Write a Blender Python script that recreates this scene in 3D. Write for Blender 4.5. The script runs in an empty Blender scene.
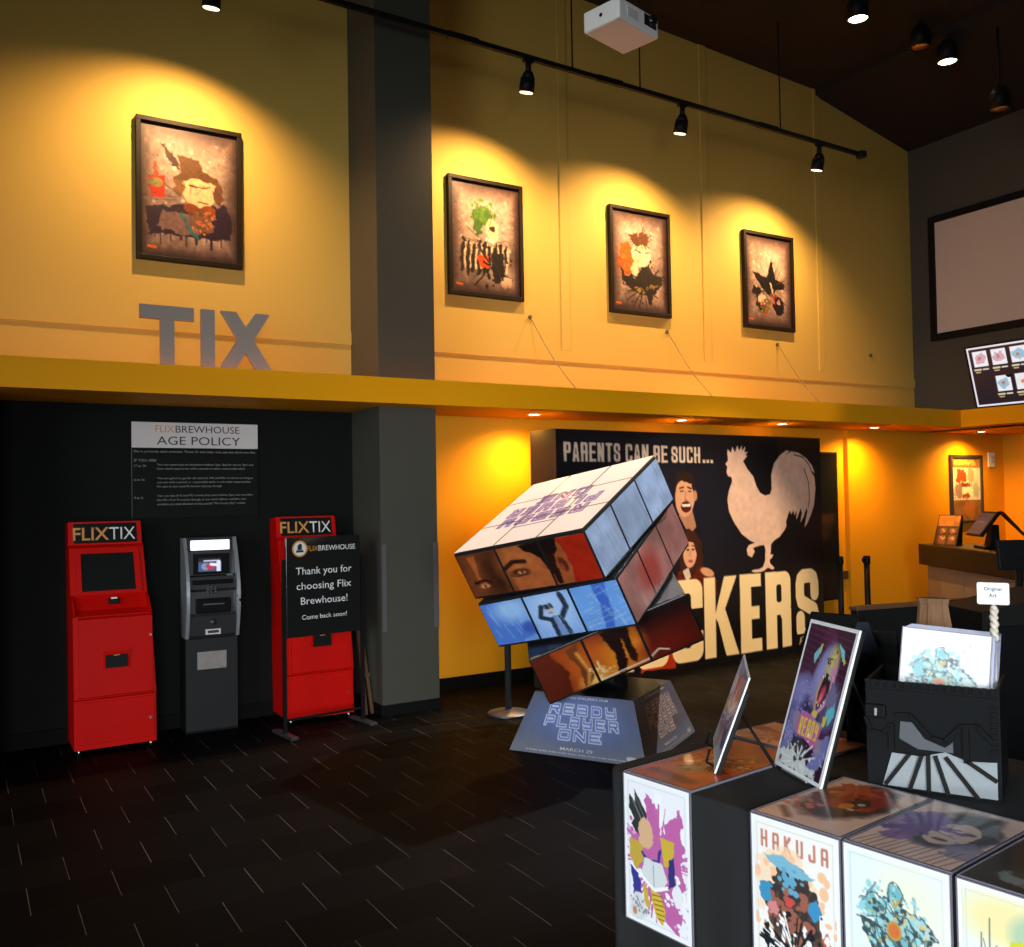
import bpy, bmesh, math, random
import numpy as np
from mathutils import Matrix, Vector

scene = bpy.context.scene
COL = scene.collection
PI = math.pi
R = math.radians

# ------------------------------------------------------------------ colour / materials
def lin(c):
    c = c / 255.0
    return c / 12.92 if c <= 0.04045 else ((c + 0.055) / 1.055) ** 2.4
def rgb(r, g, b):
    return (lin(r), lin(g), lin(b), 1.0)

def mat(name, col, rough=0.6, metal=0.0, noise=0.0, nscale=8.0, bump=0.0, bscale=60.0, coat=0.0, emit=None, estr=0.0, spec=0.5):
    m = bpy.data.materials.new(name); m.use_nodes = True
    nt = m.node_tree; b = nt.nodes['Principled BSDF']
    b.inputs['Base Color'].default_value = col
    b.inputs['Roughness'].default_value = rough
    b.inputs['Metallic'].default_value = metal
    b.inputs['Specular IOR Level'].default_value = spec
    if coat:
        b.inputs['Coat Weight'].default_value = coat
        b.inputs['Coat Roughness'].default_value = 0.08
    tc = nt.nodes.new('ShaderNodeTexCoord')
    if noise:
        n = nt.nodes.new('ShaderNodeTexNoise'); n.inputs['Scale'].default_value = nscale; n.inputs['Detail'].default_value = 4
        nt.links.new(tc.outputs['Object'], n.inputs['Vector'])
        mx = nt.nodes.new('ShaderNodeMix'); mx.data_type = 'RGBA'
        mx.inputs[6].default_value = tuple(min(1, v * (1 - noise)) for v in col[:3]) + (1,)
        mx.inputs[7].default_value = tuple(min(1, v * (1 + noise)) for v in col[:3]) + (1,)
        nt.links.new(n.outputs['Fac'], mx.inputs[0]); nt.links.new(mx.outputs[2], b.inputs['Base Color'])
    if bump:
        n2 = nt.nodes.new('ShaderNodeTexNoise'); n2.inputs['Scale'].default_value = bscale; n2.inputs['Detail'].default_value = 3
        nt.links.new(tc.outputs['Object'], n2.inputs['Vector'])
        bp = nt.nodes.new('ShaderNodeBump'); bp.inputs['Strength'].default_value = bump; bp.inputs['Distance'].default_value = 0.002
        nt.links.new(n2.outputs['Fac'], bp.inputs['Height']); nt.links.new(bp.outputs['Normal'], b.inputs['Normal'])
    if emit:
        b.inputs['Emission Color'].default_value = emit
        b.inputs['Emission Strength'].default_value = estr
    return m

def art_mat(name, rough=0.45, coat=0.0, emit=0.0):
    m = bpy.data.materials.new(name); m.use_nodes = True
    nt = m.node_tree; b = nt.nodes['Principled BSDF']
    a = nt.nodes.new('ShaderNodeAttribute'); a.attribute_name = 'ink'
    b.inputs['Roughness'].default_value = rough
    if coat:
        b.inputs['Coat Weight'].default_value = coat; b.inputs['Coat Roughness'].default_value = 0.06
    if emit:
        b.inputs['Base Color'].default_value = (0.01, 0.01, 0.01, 1)
        nt.links.new(a.outputs['Color'], b.inputs['Emission Color']); b.inputs['Emission Strength'].default_value = emit
    else:
        nt.links.new(a.outputs['Color'], b.inputs['Base Color'])
    return m

def floor_mat():
    m = bpy.data.materials.new('dark_floor_tile'); m.use_nodes = True
    nt = m.node_tree; b = nt.nodes['Principled BSDF']; L = nt.links
    geo = nt.nodes.new('ShaderNodeNewGeometry'); sep = nt.nodes.new('ShaderNodeSeparateXYZ'); L.new(geo.outputs['Position'], sep.inputs[0])
    def M(op, a, c=None, d=None):
        n = nt.nodes.new('ShaderNodeMath'); n.operation = op
        for i, v in enumerate((a, c, d)):
            if v is None: continue
            if isinstance(v, (int, float)): n.inputs[i].default_value = v
            else: L.new(v, n.inputs[i])
        return n.outputs[0]
    ry = M('DIVIDE', M('SUBTRACT', sep.outputs['Y'], 4.018), 0.314)
    row = M('FLOOR', ry); fy = M('FRACT', ry)
    rx = M('ADD', M('DIVIDE', M('SUBTRACT', sep.outputs['X'], 0.79), 0.35), M('MULTIPLY', row, 0.5))
    fx = M('FRACT', rx); cell = M('FLOOR', rx)
    nb = nt.nodes.new('ShaderNodeTexNoise'); nb.inputs['Scale'].default_value = 3.1; L.new(geo.outputs['Position'], nb.inputs['Vector'])
    wid = M('MULTIPLY', nb.outputs['Fac'], 0.018)
    gx = M('LESS_THAN', fx, wid)
    gy = M('LESS_THAN', fy, 0.010)
    wn = nt.nodes.new('ShaderNodeTexWhiteNoise'); wn.noise_dimensions = '2D'
    cmb = nt.nodes.new('ShaderNodeCombineXYZ'); L.new(cell, cmb.inputs[0]); L.new(row, cmb.inputs[1]); L.new(cmb.outputs[0], wn.inputs['Vector'])
    mx = nt.nodes.new('ShaderNodeMix'); mx.data_type = 'RGBA'; L.new(wn.outputs['Value'], mx.inputs[0])
    mx.inputs[6].default_value = (0.0026, 0.0025, 0.0024, 1); mx.inputs[7].default_value = (0.0055, 0.0052, 0.0048, 1)
    m2 = nt.nodes.new('ShaderNodeMix'); m2.data_type = 'RGBA'; L.new(gy, m2.inputs[0]); L.new(mx.outputs[2], m2.inputs[6]); m2.inputs[7].default_value = (0.012, 0.0105, 0.009, 1)
    m3 = nt.nodes.new('ShaderNodeMix'); m3.data_type = 'RGBA'; L.new(gx, m3.inputs[0]); L.new(m2.outputs[2], m3.inputs[6]); m3.inputs[7].default_value = (0.075, 0.068, 0.058, 1)
    L.new(m3.outputs[2], b.inputs['Base Color'])
    b.inputs['Roughness'].default_value = 0.55; b.inputs['Specular IOR Level'].default_value = 0.03
    return m

M = {}
M['tan'] = mat('tan_wall_paint', (0.56, 0.385, 0.075, 1), 0.75, bump=0.05, bscale=120)
M['yellow'] = mat('yellow_wall_paint', (0.88, 0.38, 0.003, 1), 0.6, bump=0.05, bscale=120)
M['beam'] = mat('yellow_beam_paint', (0.84, 0.345, 0.001, 1), 0.6, spec=.15, bump=0.04, bscale=120)
M['dark_wall'] = mat('charcoal_wall_paint', (0.008, 0.009, 0.0085, 1), 0.8, noise=0.1, spec=.08)
M['column'] = mat('grey_column_paint', (0.062, 0.060, 0.047, 1), 0.5, noise=0.06, spec=.3)
M['grey_wall'] = mat('grey_bulkhead_paint', (0.055, 0.057, 0.048, 1), 0.6)
M['ceiling'] = mat('black_ceiling_deck', (0.007, 0.0065, 0.006, 1), 0.9, noise=0.3)
M['base'] = mat('black_baseboard', (0.005, 0.005, 0.005, 1), 0.7, spec=.08)
M['floor'] = floor_mat()
M['black'] = mat('black_metal', (0.007, 0.007, 0.007, 1), 0.5, spec=.15)
M['blackp'] = mat('black_plastic', (0.006, 0.0068, 0.0075, 1), 0.4, noise=0.15, nscale=30, spec=.06)
M['blackfab'] = mat('black_tablecloth_fabric', (0.007, 0.008, 0.0085, 1), 0.9, noise=0.2, nscale=40, bump=0.15, bscale=400)
M['frame'] = mat('dark_wood_frame', (0.012, 0.008, 0.005, 1), 0.5, noise=0.2, nscale=30, spec=.2)
M['white'] = mat('white_board', (0.80, 0.82, 0.83, 1), 0.5)
M['whitep'] = mat('white_plastic', (0.85, 0.83, 0.79, 1), 0.4)
M['red'] = mat('red_powder_coat', (0.56, 0.003, 0.001, 1), 0.5, noise=0.06, spec=.12)
M['chrome'] = mat('brushed_metal', (0.55, 0.56, 0.58, 1), 0.3, metal=1.0)
M['silver'] = mat('silver_plastic', (0.50, 0.53, 0.56, 1), 0.3, metal=0.6)
M['grey'] = mat('grey_letter_face', (0.34, 0.27, 0.23, 1), 0.6)
M['greymetal'] = mat('grey_steel', (0.085, 0.09, 0.10, 1), 0.42, metal=0.7)
M['ltext'] = mat('white_lettering', (0.75, 0.75, 0.75, 1), 0.5)
M['dtext'] = mat('black_lettering', (0.015, 0.015, 0.015, 1), 0.5)
M['gtext'] = mat('grey_lettering', (0.25, 0.26, 0.27, 1), 0.5)
M['otext'] = mat('orange_lettering', (0.62, 0.27, 0.05, 1), 0.5)
M['lgrey'] = mat('light_grey_panel', (0.62, 0.58, 0.57, 1), 0.5, noise=0.05)
M['lamp'] = mat('lit_lamp', (1, 1, 1, 1), 0.5, emit=(1, 0.86, 0.62, 1), estr=14)
M['lampdim'] = mat('lit_lamp_edge', (1, 1, 1, 1), 0.5, emit=(1, 0.78, 0.5, 1), estr=2.2)
M['lampout'] = mat('amber_reflector', (0.75, 0.45, 0.18, 1), 0.3, metal=0.6)
M['atmlit'] = mat('lit_white_panel', (1, 1, 1, 1), 0.4, emit=(0.86, 0.86, 1.0, 1), estr=1.3)
M['screenfab'] = mat('projection_fabric', (0.56, 0.50, 0.45, 1), 0.9)
M['glass_black'] = mat('black_screen_glass', (0.012, 0.013, 0.012, 1), 0.12)
M['counterfront'] = mat('bronze_counter_panel', (0.26, 0.20, 0.15, 1), 0.4, metal=0.2, noise=0.12, nscale=3)
M['countertop'] = mat('dark_counter_top', (0.016, 0.012, 0.009, 1), 0.45, spec=.2)
M['brownwood'] = mat('brown_wood', (0.09, 0.04, 0.015, 1), 0.5, noise=0.25, nscale=14)
M['paper'] = mat('brown_paper', (0.22, 0.11, 0.05, 1), 0.8, noise=0.2, nscale=12)
M['clear'] = mat('clear_sleeve_edge', (0.26, 0.27, 0.42, 1), 0.2, noise=0.15, nscale=30)
M['sleeveedge'] = mat('grey_sleeve_edge', (0.16, 0.15, 0.19, 1), 0.25)
M['pane'] = mat('pale_crate_window', (0.24, 0.27, 0.285, 1), 0.18, noise=0.12, nscale=9)
M['bone'] = mat('ivory_clip', (0.62, 0.56, 0.46, 1), 0.5, noise=0.25, nscale=60)
M['guard'] = mat('metal_corner_guard', (0.30, 0.27, 0.29, 1), 0.3, metal=0.7)
M['cubebody'] = mat('black_cube_body', (0.012, 0.013, 0.014, 1), 0.3)
M['wire'] = mat('thin_steel_cable', (0.10, 0.08, 0.05, 1), 0.5)
M['art'] = art_mat('printed_art', 0.5)
M['artgloss'] = art_mat('printed_art_under_acrylic', 0.4, coat=0.25)
M['artcube'] = art_mat('printed_cube_panel', 0.32, coat=0.3)
M['artlit'] = art_mat('lit_display', 0.3, emit=1.0)
M['standee_side'] = mat('standee_side_board', (0.035, 0.028, 0.020, 1), 0.6)
M['blueink'] = mat('navy_cloth', (0.012, 0.016, 0.035, 1), 0.8)

# ------------------------------------------------------------------ object helpers
def tag(o, label=None, cat=None, group=None, kind=None):
    if label: o['label'] = label
    if cat: o['category'] = cat
    if group: o['group'] = group
    if kind: o['kind'] = kind
    return o

def thing(name, loc, rz, label, cat, group=None, matrix=None):
    o = bpy.data.objects.new(name, None); COL.objects.link(o)
    o.empty_display_size = 0.1
    if matrix is not None: o.matrix_world = matrix
    else:
        o.location = loc; o.rotation_euler = (0, 0, rz)
    return tag(o, label, cat, group)

class B:
    """collects shapes into ONE mesh object"""
    def __init__(s): s.bm = bmesh.new(); s.smooth = []
    def box(s, x0, x1, y0, y1, z0, z1, bev=0.0, mt=None):
        r = bmesh.ops.create_cube(s.bm, size=1.0)
        vs = r['verts']
        for v in vs:
            v.co = Vector(((x0 + x1) / 2 + v.co.x * (x1 - x0), (y0 + y1) / 2 + v.co.y * (y1 - y0), (z0 + z1) / 2 + v.co.z * (z1 - z0)))
            if mt is not None: v.co = mt @ v.co
        if bev > 0:
            es = list({e for v in vs for e in v.link_edges})
            bmesh.ops.bevel(s.bm, geom=es, offset=bev, segments=2, affect='EDGES', profile=0.5)
        return s
    def prism(s, poly, axis, a, b):
        """poly = 2-D points; axis 'x','y','z' is the extrusion direction from a to b"""
        def P(u, v, w):
            return {'x': (w, u, v), 'y': (u, w, v), 'z': (u, v, w)}[axis]
        lo = [s.bm.verts.new(P(u, v, a)) for u, v in poly]
        hi = [s.bm.verts.new(P(u, v, b)) for u, v in poly]
        n = len(poly)
        for i in range(n):
            s.bm.faces.new((lo[i], lo[(i + 1) % n], hi[(i + 1) % n], hi[i]))
        s.bm.faces.new(lo[::-1]); s.bm.faces.new(hi)
        return s
    def cone(s, p0, p1, r0, r1=None, n=16):
        r1 = r0 if r1 is None else r1
        p0 = Vector(p0); p1 = Vector(p1); d = (p1 - p0).normalized()
        a = d.orthogonal().normalized(); b = d.cross(a)
        c0 = [s.bm.verts.new(p0 + r0 * (math.cos(2 * PI * i / n) * a + math.sin(2 * PI * i / n) * b)) for i in range(n)]
        c1 = [s.bm.verts.new(p1 + r1 * (math.cos(2 * PI * i / n) * a + math.sin(2 * PI * i / n) * b)) for i in range(n)]
        for i in range(n):
            f = s.bm.faces.new((c0[i], c0[(i + 1) % n], c1[(i + 1) % n], c1[i])); f.smooth = True
        s.bm.faces.new(c0[::-1]); s.bm.faces.new(c1)
        return s
    def tube(s, pts, r, n=8):
        pts = [Vector(p) for p in pts]; rings = []
        for i, p in enumerate(pts):
            t = (pts[min(i + 1, len(pts) - 1)] - pts[max(i - 1, 0)]).normalized()
            ref = Vector((1, 0, 0)) if abs(t.x) < 0.9 else Vector((0, 0, 1))
            a = t.cross(ref).normalized(); b = t.cross(a)
            rings.append([s.bm.verts.new(p + r * (math.cos(2 * PI * k / n) * a + math.sin(2 * PI * k / n) * b)) for k in range(n)])
        for i in range(len(rings) - 1):
            for k in range(n):
                f = s.bm.faces.new((rings[i][k], rings[i][(k + 1) % n], rings[i + 1][(k + 1) % n], rings[i + 1][k])); f.smooth = True
        s.bm.faces.new(rings[0][::-1]); s.bm.faces.new(rings[-1])
        return s
    def lathe(s, prof, c=(0, 0, 0), n=28):
        rings = []
        for r, z in prof:
            rings.append([s.bm.verts.new((c[0] + max(r, 1e-4) * math.cos(2 * PI * k / n), c[1] + max(r, 1e-4) * math.sin(2 * PI * k / n), c[2] + z)) for k in range(n)])
        for i in range(len(rings) - 1):
            for k in range(n):
                f = s.bm.faces.new((rings[i][k], rings[i][(k + 1) % n], rings[i + 1][(k + 1) % n], rings[i + 1][k])); f.smooth = True
        s.bm.faces.new(rings[0][::-1]); s.bm.faces.new(rings[-1])
        return s
    def hexa(s, p):
        """8 corners: bottom 4 then top 4 (ccw)"""
        v = [s.bm.verts.new(q) for q in p]
        for f in ((3, 2, 1, 0), (4, 5, 6, 7), (0, 1, 5, 4), (1, 2, 6, 5), (2, 3, 7, 6), (3, 0, 4, 7)):
            s.bm.faces.new([v[i] for i in f])
        return s
    def xf(s, mtx):
        bmesh.ops.transform(s.bm, matrix=mtx, verts=s.bm.verts); return s
    def obj(s, name, m, parent=None, kind=None, label=None):
        bmesh.ops.recalc_face_normals(s.bm, faces=s.bm.faces)
        me = bpy.data.meshes.new(name); s.bm.to_mesh(me); s.bm.free()
        o = bpy.data.objects.new(name, me); COL.objects.link(o)
        me.materials.append(m)
        if parent is not None: o.parent = parent
        if kind: o['kind'] = kind
        if label: o['label'] = label
        return o

def copy_tree(o, parent=None):
    c = o.copy(); COL.objects.link(c)
    if parent is not None: c.parent = parent
    for ch in list(o.children): copy_tree(ch, c)
    return c

def text(name, lines, m, parent, origin, right, up, off=0.0, bold=0.0, depth=0.001):
    """lines: (string, x, y, width or None, cap height, align); mesh lettering in the plane origin/right/up"""
    O = Vector(origin); Rt = Vector(right).normalized(); U = Vector(up).normalized(); N = Rt.cross(U)
    bm = bmesh.new()
    for (t, x, y, w, h, al) in lines:
        cu = bpy.data.curves.new('lettering', 'FONT'); cu.body = t; cu.size = 1.0; cu.offset = bold; cu.resolution_u = 3
        ob = bpy.data.objects.new('lettering', cu); COL.objects.link(ob)
        dg = bpy.context.evaluated_depsgraph_get()
        me = bpy.data.meshes.new_from_object(ob.evaluated_get(dg))
        bpy.data.objects.remove(ob)
        xs = [v.co.x for v in me.vertices]
        if not xs: continue
        x0, x1 = min(xs), max(xs)
        sy = h / 0.73
        sx = sy if w is None else w / (x1 - x0)
        shift = {'l': 0, 'c': -(x1 - x0) / 2, 'r': -(x1 - x0)}[al]
        vs = []
        for v in me.vertices:
            p = O + Rt * (x + (v.co.x - x0 + shift) * sx) + U * (y + v.co.y * sy) + N * off
            vs.append(bm.verts.new(p))
        for f in me.polygons:
            try: bm.faces.new([vs[i] for i in f.vertices])
            except ValueError: pass
        bpy.data.meshes.remove(me); bpy.data.curves.remove(cu)
    if depth:
        r = bmesh.ops.extrude_face_region(bm, geom=bm.faces[:])
        bmesh.ops.translate(bm, vec=N * depth, verts=[g for g in r['geom'] if isinstance(g, bmesh.types.BMVert)])
    me = bpy.data.meshes.new(name); bm.to_mesh(me); bm.free()
    o = bpy.data.objects.new(name, me); COL.objects.link(o); me.materials.append(m)
    if parent is not None: o.parent = parent
    return o

# ------------------------------------------------------------------ a small painter for printed art
GLYPH = {
 'A': [[(0, 1), (0, .12), (.14, 0), (.86, 0), (1, .12), (1, 1)], [(0, .58), (1, .58)]],
 'B': [[(0, 0), (0, 1), (.88, 1), (1, .9), (1, .62), (.86, .5), (1, .38), (1, .1), (.88, 0), (0, 0)], [(0, .5), (.86, .5)]],
 'C': [[(1, .32), (1, .1), (.88, 0), (.12, 0), (0, .1), (0, .9), (.12, 1), (.88, 1), (1, .9), (1, .68)]],
 'D': [[(0, 0), (.8, 0), (1, .15), (1, .85), (.8, 1), (0, 1), (0, 0)]],
 'E': [[(1, 0), (0, 0), (0, 1), (1, 1)], [(0, .5), (.85, .5)]],
 'H': [[(0, 0), (0, 1)], [(1, 0), (1, 1)], [(0, .5), (1, .5)]],
 'J': [[(1, 0), (1, .88), (.85, 1), (.15, 1), (0, .88), (0, .7)]],
 'K': [[(0, 0), (0, 1)], [(1, 0), (.12, .5), (1, 1)]],
 'L': [[(0, 0), (0, 1), (1, 1)]],
 'N': [[(0, 1), (0, 0), (1, 1), (1, 0)]],
 'O': [[(.12, 0), (.88, 0), (1, .1), (1, .9), (.88, 1), (.12, 1), (0, .9), (0, .1), (.12, 0)]],
 'P': [[(0, 1), (0, 0), (.88, 0), (1, .1), (1, .44), (.88, .54), (0, .54)]],
 'R': [[(0, 1), (0, 0), (.88, 0), (1, .1), (1, .42), (.88, .5), (0, .5)], [(.6, .5), (1, 1)]],
 'S': [[(1, .28), (1, .1), (.88, 0), (.12, 0), (0, .1), (0, .36), (.12, .46), (.88, .54), (1, .64), (1, .9), (.88, 1), (.12, 1), (0, .9), (0, .72)]],
 'T': [[(0, 0), (1, 0)], [(.5, 0), (.5, 1)]],
 'U': [[(0, 0), (0, .9), (.12, 1), (.88, 1), (1, .9), (1, 0)]],
 'Y': [[(0, 0), (0, .45), (.12, .52), (.88, .52)], [(1, 0), (1, .9), (.88, 1), (.1, 1)]],
 '.': [[(0, .96), (.1, .96)]],
 'a': [[(0, 0), (.9, 0), (1, .1), (1, 1), (0, 1), (0, .52), (1, .52)]],
 'n': [[(0, 1), (0, 0), (1, 0), (1, 1)]],
 'y': [[(0, 0), (0, .5), (1, .5)], [(1, 0), (1, 1), (.1, 1)]],
 'd': [[(1, .0), (.75, 0), (0, 0), (0, 1), (1, 1), (1, 0)]],
}
class Pic:
    def __init__(s, w, h, step, col=(255, 255, 255)):
        s.w, s.h = w, h
        s.nx = max(2, int(round(w / step)) + 1); s.ny = max(2, int(round(h / step)) + 1)
        s.X, s.Y = np.meshgrid(np.linspace(0, w, s.nx), np.linspace(0, h, s.ny))
        s.px = step
        s.c = np.ones((s.ny, s.nx, 3)) * np.array(col, float)
    def put(s, mask, col, al=1.0):
        m = (np.clip(mask, 0, 1) * al)[..., None]
        s.c = s.c * (1 - m) + np.array(col, float) * m; return s
    def noise(s, scale, seed=0, octaves=3):
        rng = np.random.RandomState(seed); out = np.zeros_like(s.X); amp = 1; tot = 0
        for o in range(octaves):
            gx = s.X / scale * 2 ** o; gy = s.Y / scale * 2 ** o
            N = 97; lat = rng.rand(N, N)
            ix = np.floor(gx).astype(int); iy = np.floor(gy).astype(int); fx = gx - ix; fy = gy - iy
            fx = fx * fx * (3 - 2 * fx); fy = fy * fy * (3 - 2 * fy)
            a = lat[iy % N, ix % N]; b = lat[iy % N, (ix + 1) % N]; c = lat[(iy + 1) % N, ix % N]; d = lat[(iy + 1) % N, (ix + 1) % N]
            out += amp * ((a * (1 - fx) + b * fx) * (1 - fy) + (c * (1 - fx) + d * fx) * fy); tot += amp; amp *= .5
        return out / tot
    def mottle(s, amp, scale, seed=0):
        s.c *= (1 + amp * (s.noise(scale, seed) - .5) * 2)[..., None]; return s
    def xy(s, rough, scale, seed):
        if not rough: return s.X, s.Y
        return s.X + rough * (s.noise(scale, seed) - .5) * 2, s.Y + rough * (s.noise(scale, seed + 7) - .5) * 2
    def ell(s, cx, cy, rx, ry, col, rot=0, al=1, soft=0, rough=0, rs=.02, seed=1):
        X, Y = s.xy(rough, rs, seed); x = X - cx; y = Y - cy; c, n = math.cos(rot), math.sin(rot)
        d = np.sqrt(((x * c + y * n) / rx) ** 2 + ((-x * n + y * c) / ry) ** 2)
        k = min(rx, ry)
        m = np.clip((1 - d) * k / max(soft, s.px) + .5, 0, 1); return s.put(m, col, al)
    def poly(s, pts, col, al=1, rough=0, rs=.02, seed=1):
        X, Y = s.xy(rough, rs, seed); ins = np.zeros(X.shape); n = len(pts)
        for ox, oy in ((-.25, -.25), (.25, -.25), (-.25, .25), (.25, .25)):
            Xs = X + ox * s.px; Ys = Y + oy * s.px; q = np.zeros(X.shape, bool)
            for i in range(n):
                x0, y0 = pts[i]; x1, y1 = pts[(i + 1) % n]
                if y0 == y1: continue
                q ^= ((y0 > Ys) != (y1 > Ys)) & (Xs < (x1 - x0) * (Ys - y0) / (y1 - y0) + x0)
            ins += q * .25
        return s.put(ins, col, al)
    def dist(s, pts, cheb=False, ex=(None, None)):
        X, Y = ex if ex[0] is not None else (s.X, s.Y)
        D = np.full(X.shape, 1e9)
        for (x0, y0), (x1, y1) in zip(pts[:-1], pts[1:]):
            dx, dy = x1 - x0, y1 - y0; L = dx * dx + dy * dy + 1e-12
            t = np.clip(((X - x0) * dx + (Y - y0) * dy) / L, 0, 1)
            ax = np.abs(X - x0 - t * dx); ay = np.abs(Y - y0 - t * dy)
            D = np.minimum(D, np.maximum(ax, ay) if cheb else np.hypot(ax, ay))
        return D
    def line(s, pts, wd, col, al=1, soft=0, cheb=False, rough=0, rs=.02, seed=1):
        ex = s.xy(rough, rs, seed)
        m = np.clip((wd / 2 - s.dist(pts, cheb, ex)) / max(soft, s.px) + .5, 0, 1); return s.put(m, col, al)
    def word(s, t, x, y, w, h, gap, th, col, al=1, outline=None, oth=0):
        """stroke lettering: x,y = top left of the word box, letters share the width w"""
        n = len(t); lw = (w - gap * (n - 1)) / n; i0 = th / 2
        for i, ch in enumerate(t):
            if ch == ' ': continue
            gx = x + i * (lw + gap)
            for pl in GLYPH[ch]:
                pts = [(gx + i0 + a * (lw - th), y + i0 + b * (h - th)) for a, b in pl]
                s.line(pts, th, col, al, cheb=True)
        if outline is not None:
            for i, ch in enumerate(t):
                if ch == ' ': continue
                gx = x + i * (lw + gap)
                for pl in GLYPH[ch]:
                    pts = [(gx + i0 + a * (lw - th), y + i0 + b * (h - th)) for a, b in pl]
                    s.line(pts, oth, outline, al, cheb=True)
        return s
    def rrect(s, x0, y0, x1, y1, r, col):
        qx = np.abs(s.X - (x0 + x1) / 2) - (x1 - x0) / 2 + r; qy = np.abs(s.Y - (y0 + y1) / 2) - (y1 - y0) / 2 + r
        d = np.hypot(np.maximum(qx, 0), np.maximum(qy, 0)) + np.minimum(np.maximum(qx, qy), 0) - r
        return s.put(np.clip(.5 - d / s.px, 0, 1), col)
    def heavy(s, ch, x, y, w, h, t, col, bg):
        """block poster capital; t = stem width"""
        v = t * .82; r = w * .26; k = lambda a, b, c, d, rr, cc: s.rrect(x + a * w, y + b * h, x + c * w, y + d * h, rr, cc)
        T, Vv = t / w, v / h
        if ch in 'COBUD': k(0, 0, 1, 1, r, col)
        if ch in 'BD': k(0, 0, .5, 1, 0, col)
        if ch in 'COUD': k(T, Vv, 1 - T, 1 - Vv, r * .4, bg)
        if ch == 'C': k(1 - T - .01, .36, 1.02, .64, 0, bg)
        if ch == 'U': k(T, -.02, 1 - T, .5, 0, bg); k(0, 0, T, .5, 0, col); k(1 - T, 0, 1, .5, 0, col)
        if ch == 'B': k(T, Vv, 1 - T, .5 - Vv / 2, r * .2, bg); k(T, .5 + Vv / 2, 1 - T, 1 - Vv, r * .2, bg); k(.94, .47, 1.02, .53, 0, bg)
        if ch == 'S':
            tt = t * .94; path = [(1, .31), (1, .13), (.93, .04), (.75, 0), (.25, 0), (.07, .04), (0, .13), (0, .33), (.08, .42), (.92, .575), (1, .67), (1, .87), (.93, .96), (.75, 1), (.25, 1), (.07, .96), (0, .87), (0, .69)]
            s.line([(x + tt / 2 + a * (w - tt), y + tt / 2 + b * (h - tt)) for a, b in path], tt, col)
        if ch in 'LEKHTNPRIA':
            if ch != 'T' and ch != 'A': k(0, 0, T, 1, 0, col)
            if ch in 'LE': k(0, 1 - Vv, 1, 1, 0, col)
            if ch == 'E': k(0, 0, 1, Vv, 0, col); k(0, .5 - Vv / 2, .9, .5 + Vv / 2, 0, col)
            if ch in 'HN': k(1 - T, 0, 1, 1, 0, col)
            if ch == 'H': k(0, .5 - Vv / 2, 1, .5 + Vv / 2, 0, col)
            if ch == 'N': s.poly([(x, y), (x + t * 1.05, y), (x + w, y + h), (x + w - t * 1.05, y + h)], col)
            if ch == 'T': k(0, 0, 1, Vv, 0, col); k(.5 - T / 2, 0, .5 + T / 2, 1, 0, col)
            if ch == 'K': s.poly([(x + t * .9, y + .50 * h), (x + w - t * 1.08, y), (x + w, y), (x + t * 1.35, y + .60 * h)], col); s.poly([(x + t * 1.0, y + .44 * h), (x + t * 1.75, y + .36 * h), (x + w * 1.03, y + h), (x + w - t * 1.02, y + h)], col)
            if ch in 'PR': k(0, 0, 1, .57, r, col); k(0, 0, .4, .57, 0, col); k(T, Vv, 1 - T, .57 - Vv, r * .3, bg)
            if ch == 'R': k(1 - T, .5, 1, 1, 0, col); k(.55, .46, 1, .64, r * .5, col)
            if ch == 'A': s.poly([(x, y + h), (x + .30 * w, y), (x + .70 * w, y), (x + w, y + h), (x + w - t, y + h), (x + w - t * 1.15, y + .8 * h), (x + t * 1.15, y + .8 * h), (x + t, y + h)], col); s.poly([(x + .5 * w, y + .2 * h), (x + .5 * w + .1 * w, y + .62 * h), (x + .5 * w - .1 * w, y + .62 * h)], bg)
        return s
    def splash(s, cx, cy, r, n, col, seed, size=.006, streak=0):
        rng = random.Random(seed)
        for i in range(n):
            a = rng.uniform(0, 2 * PI); d = r * rng.random() ** .6; x = cx + d * math.cos(a); y = cy + d * math.sin(a); q = size * rng.uniform(.3, 1.3)
            if streak and rng.random() < .5:
                s.line([(cx + .4 * d * math.cos(a), cy + .4 * d * math.sin(a)), (x, y)], q * streak, col)
            else: s.ell(x, y, q, q * rng.uniform(.6, 1.4), col)
        return s
    def vign(s, amt, col=(30, 18, 20)):
        d = np.maximum(np.abs(s.X / s.w - .5), np.abs(s.Y / s.h - .5)) * 2
        return s.put(np.clip((d - .62) / .38, 0, 1) ** 1.5, col, amt)
    def crop(s, x0, x1, y0, y1):
        q = Pic.__new__(Pic); i0, i1 = [int(round(v / s.w * (s.nx - 1))) for v in (x0, x1)]; j0, j1 = [int(round(v / s.h * (s.ny - 1))) for v in (y0, y1)]
        q.c = s.c[j0:j1 + 1, i0:i1 + 1]; q.ny, q.nx = q.c.shape[:2]; q.w = x1 - x0; q.h = y1 - y0; q.px = s.px
        return q

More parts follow.
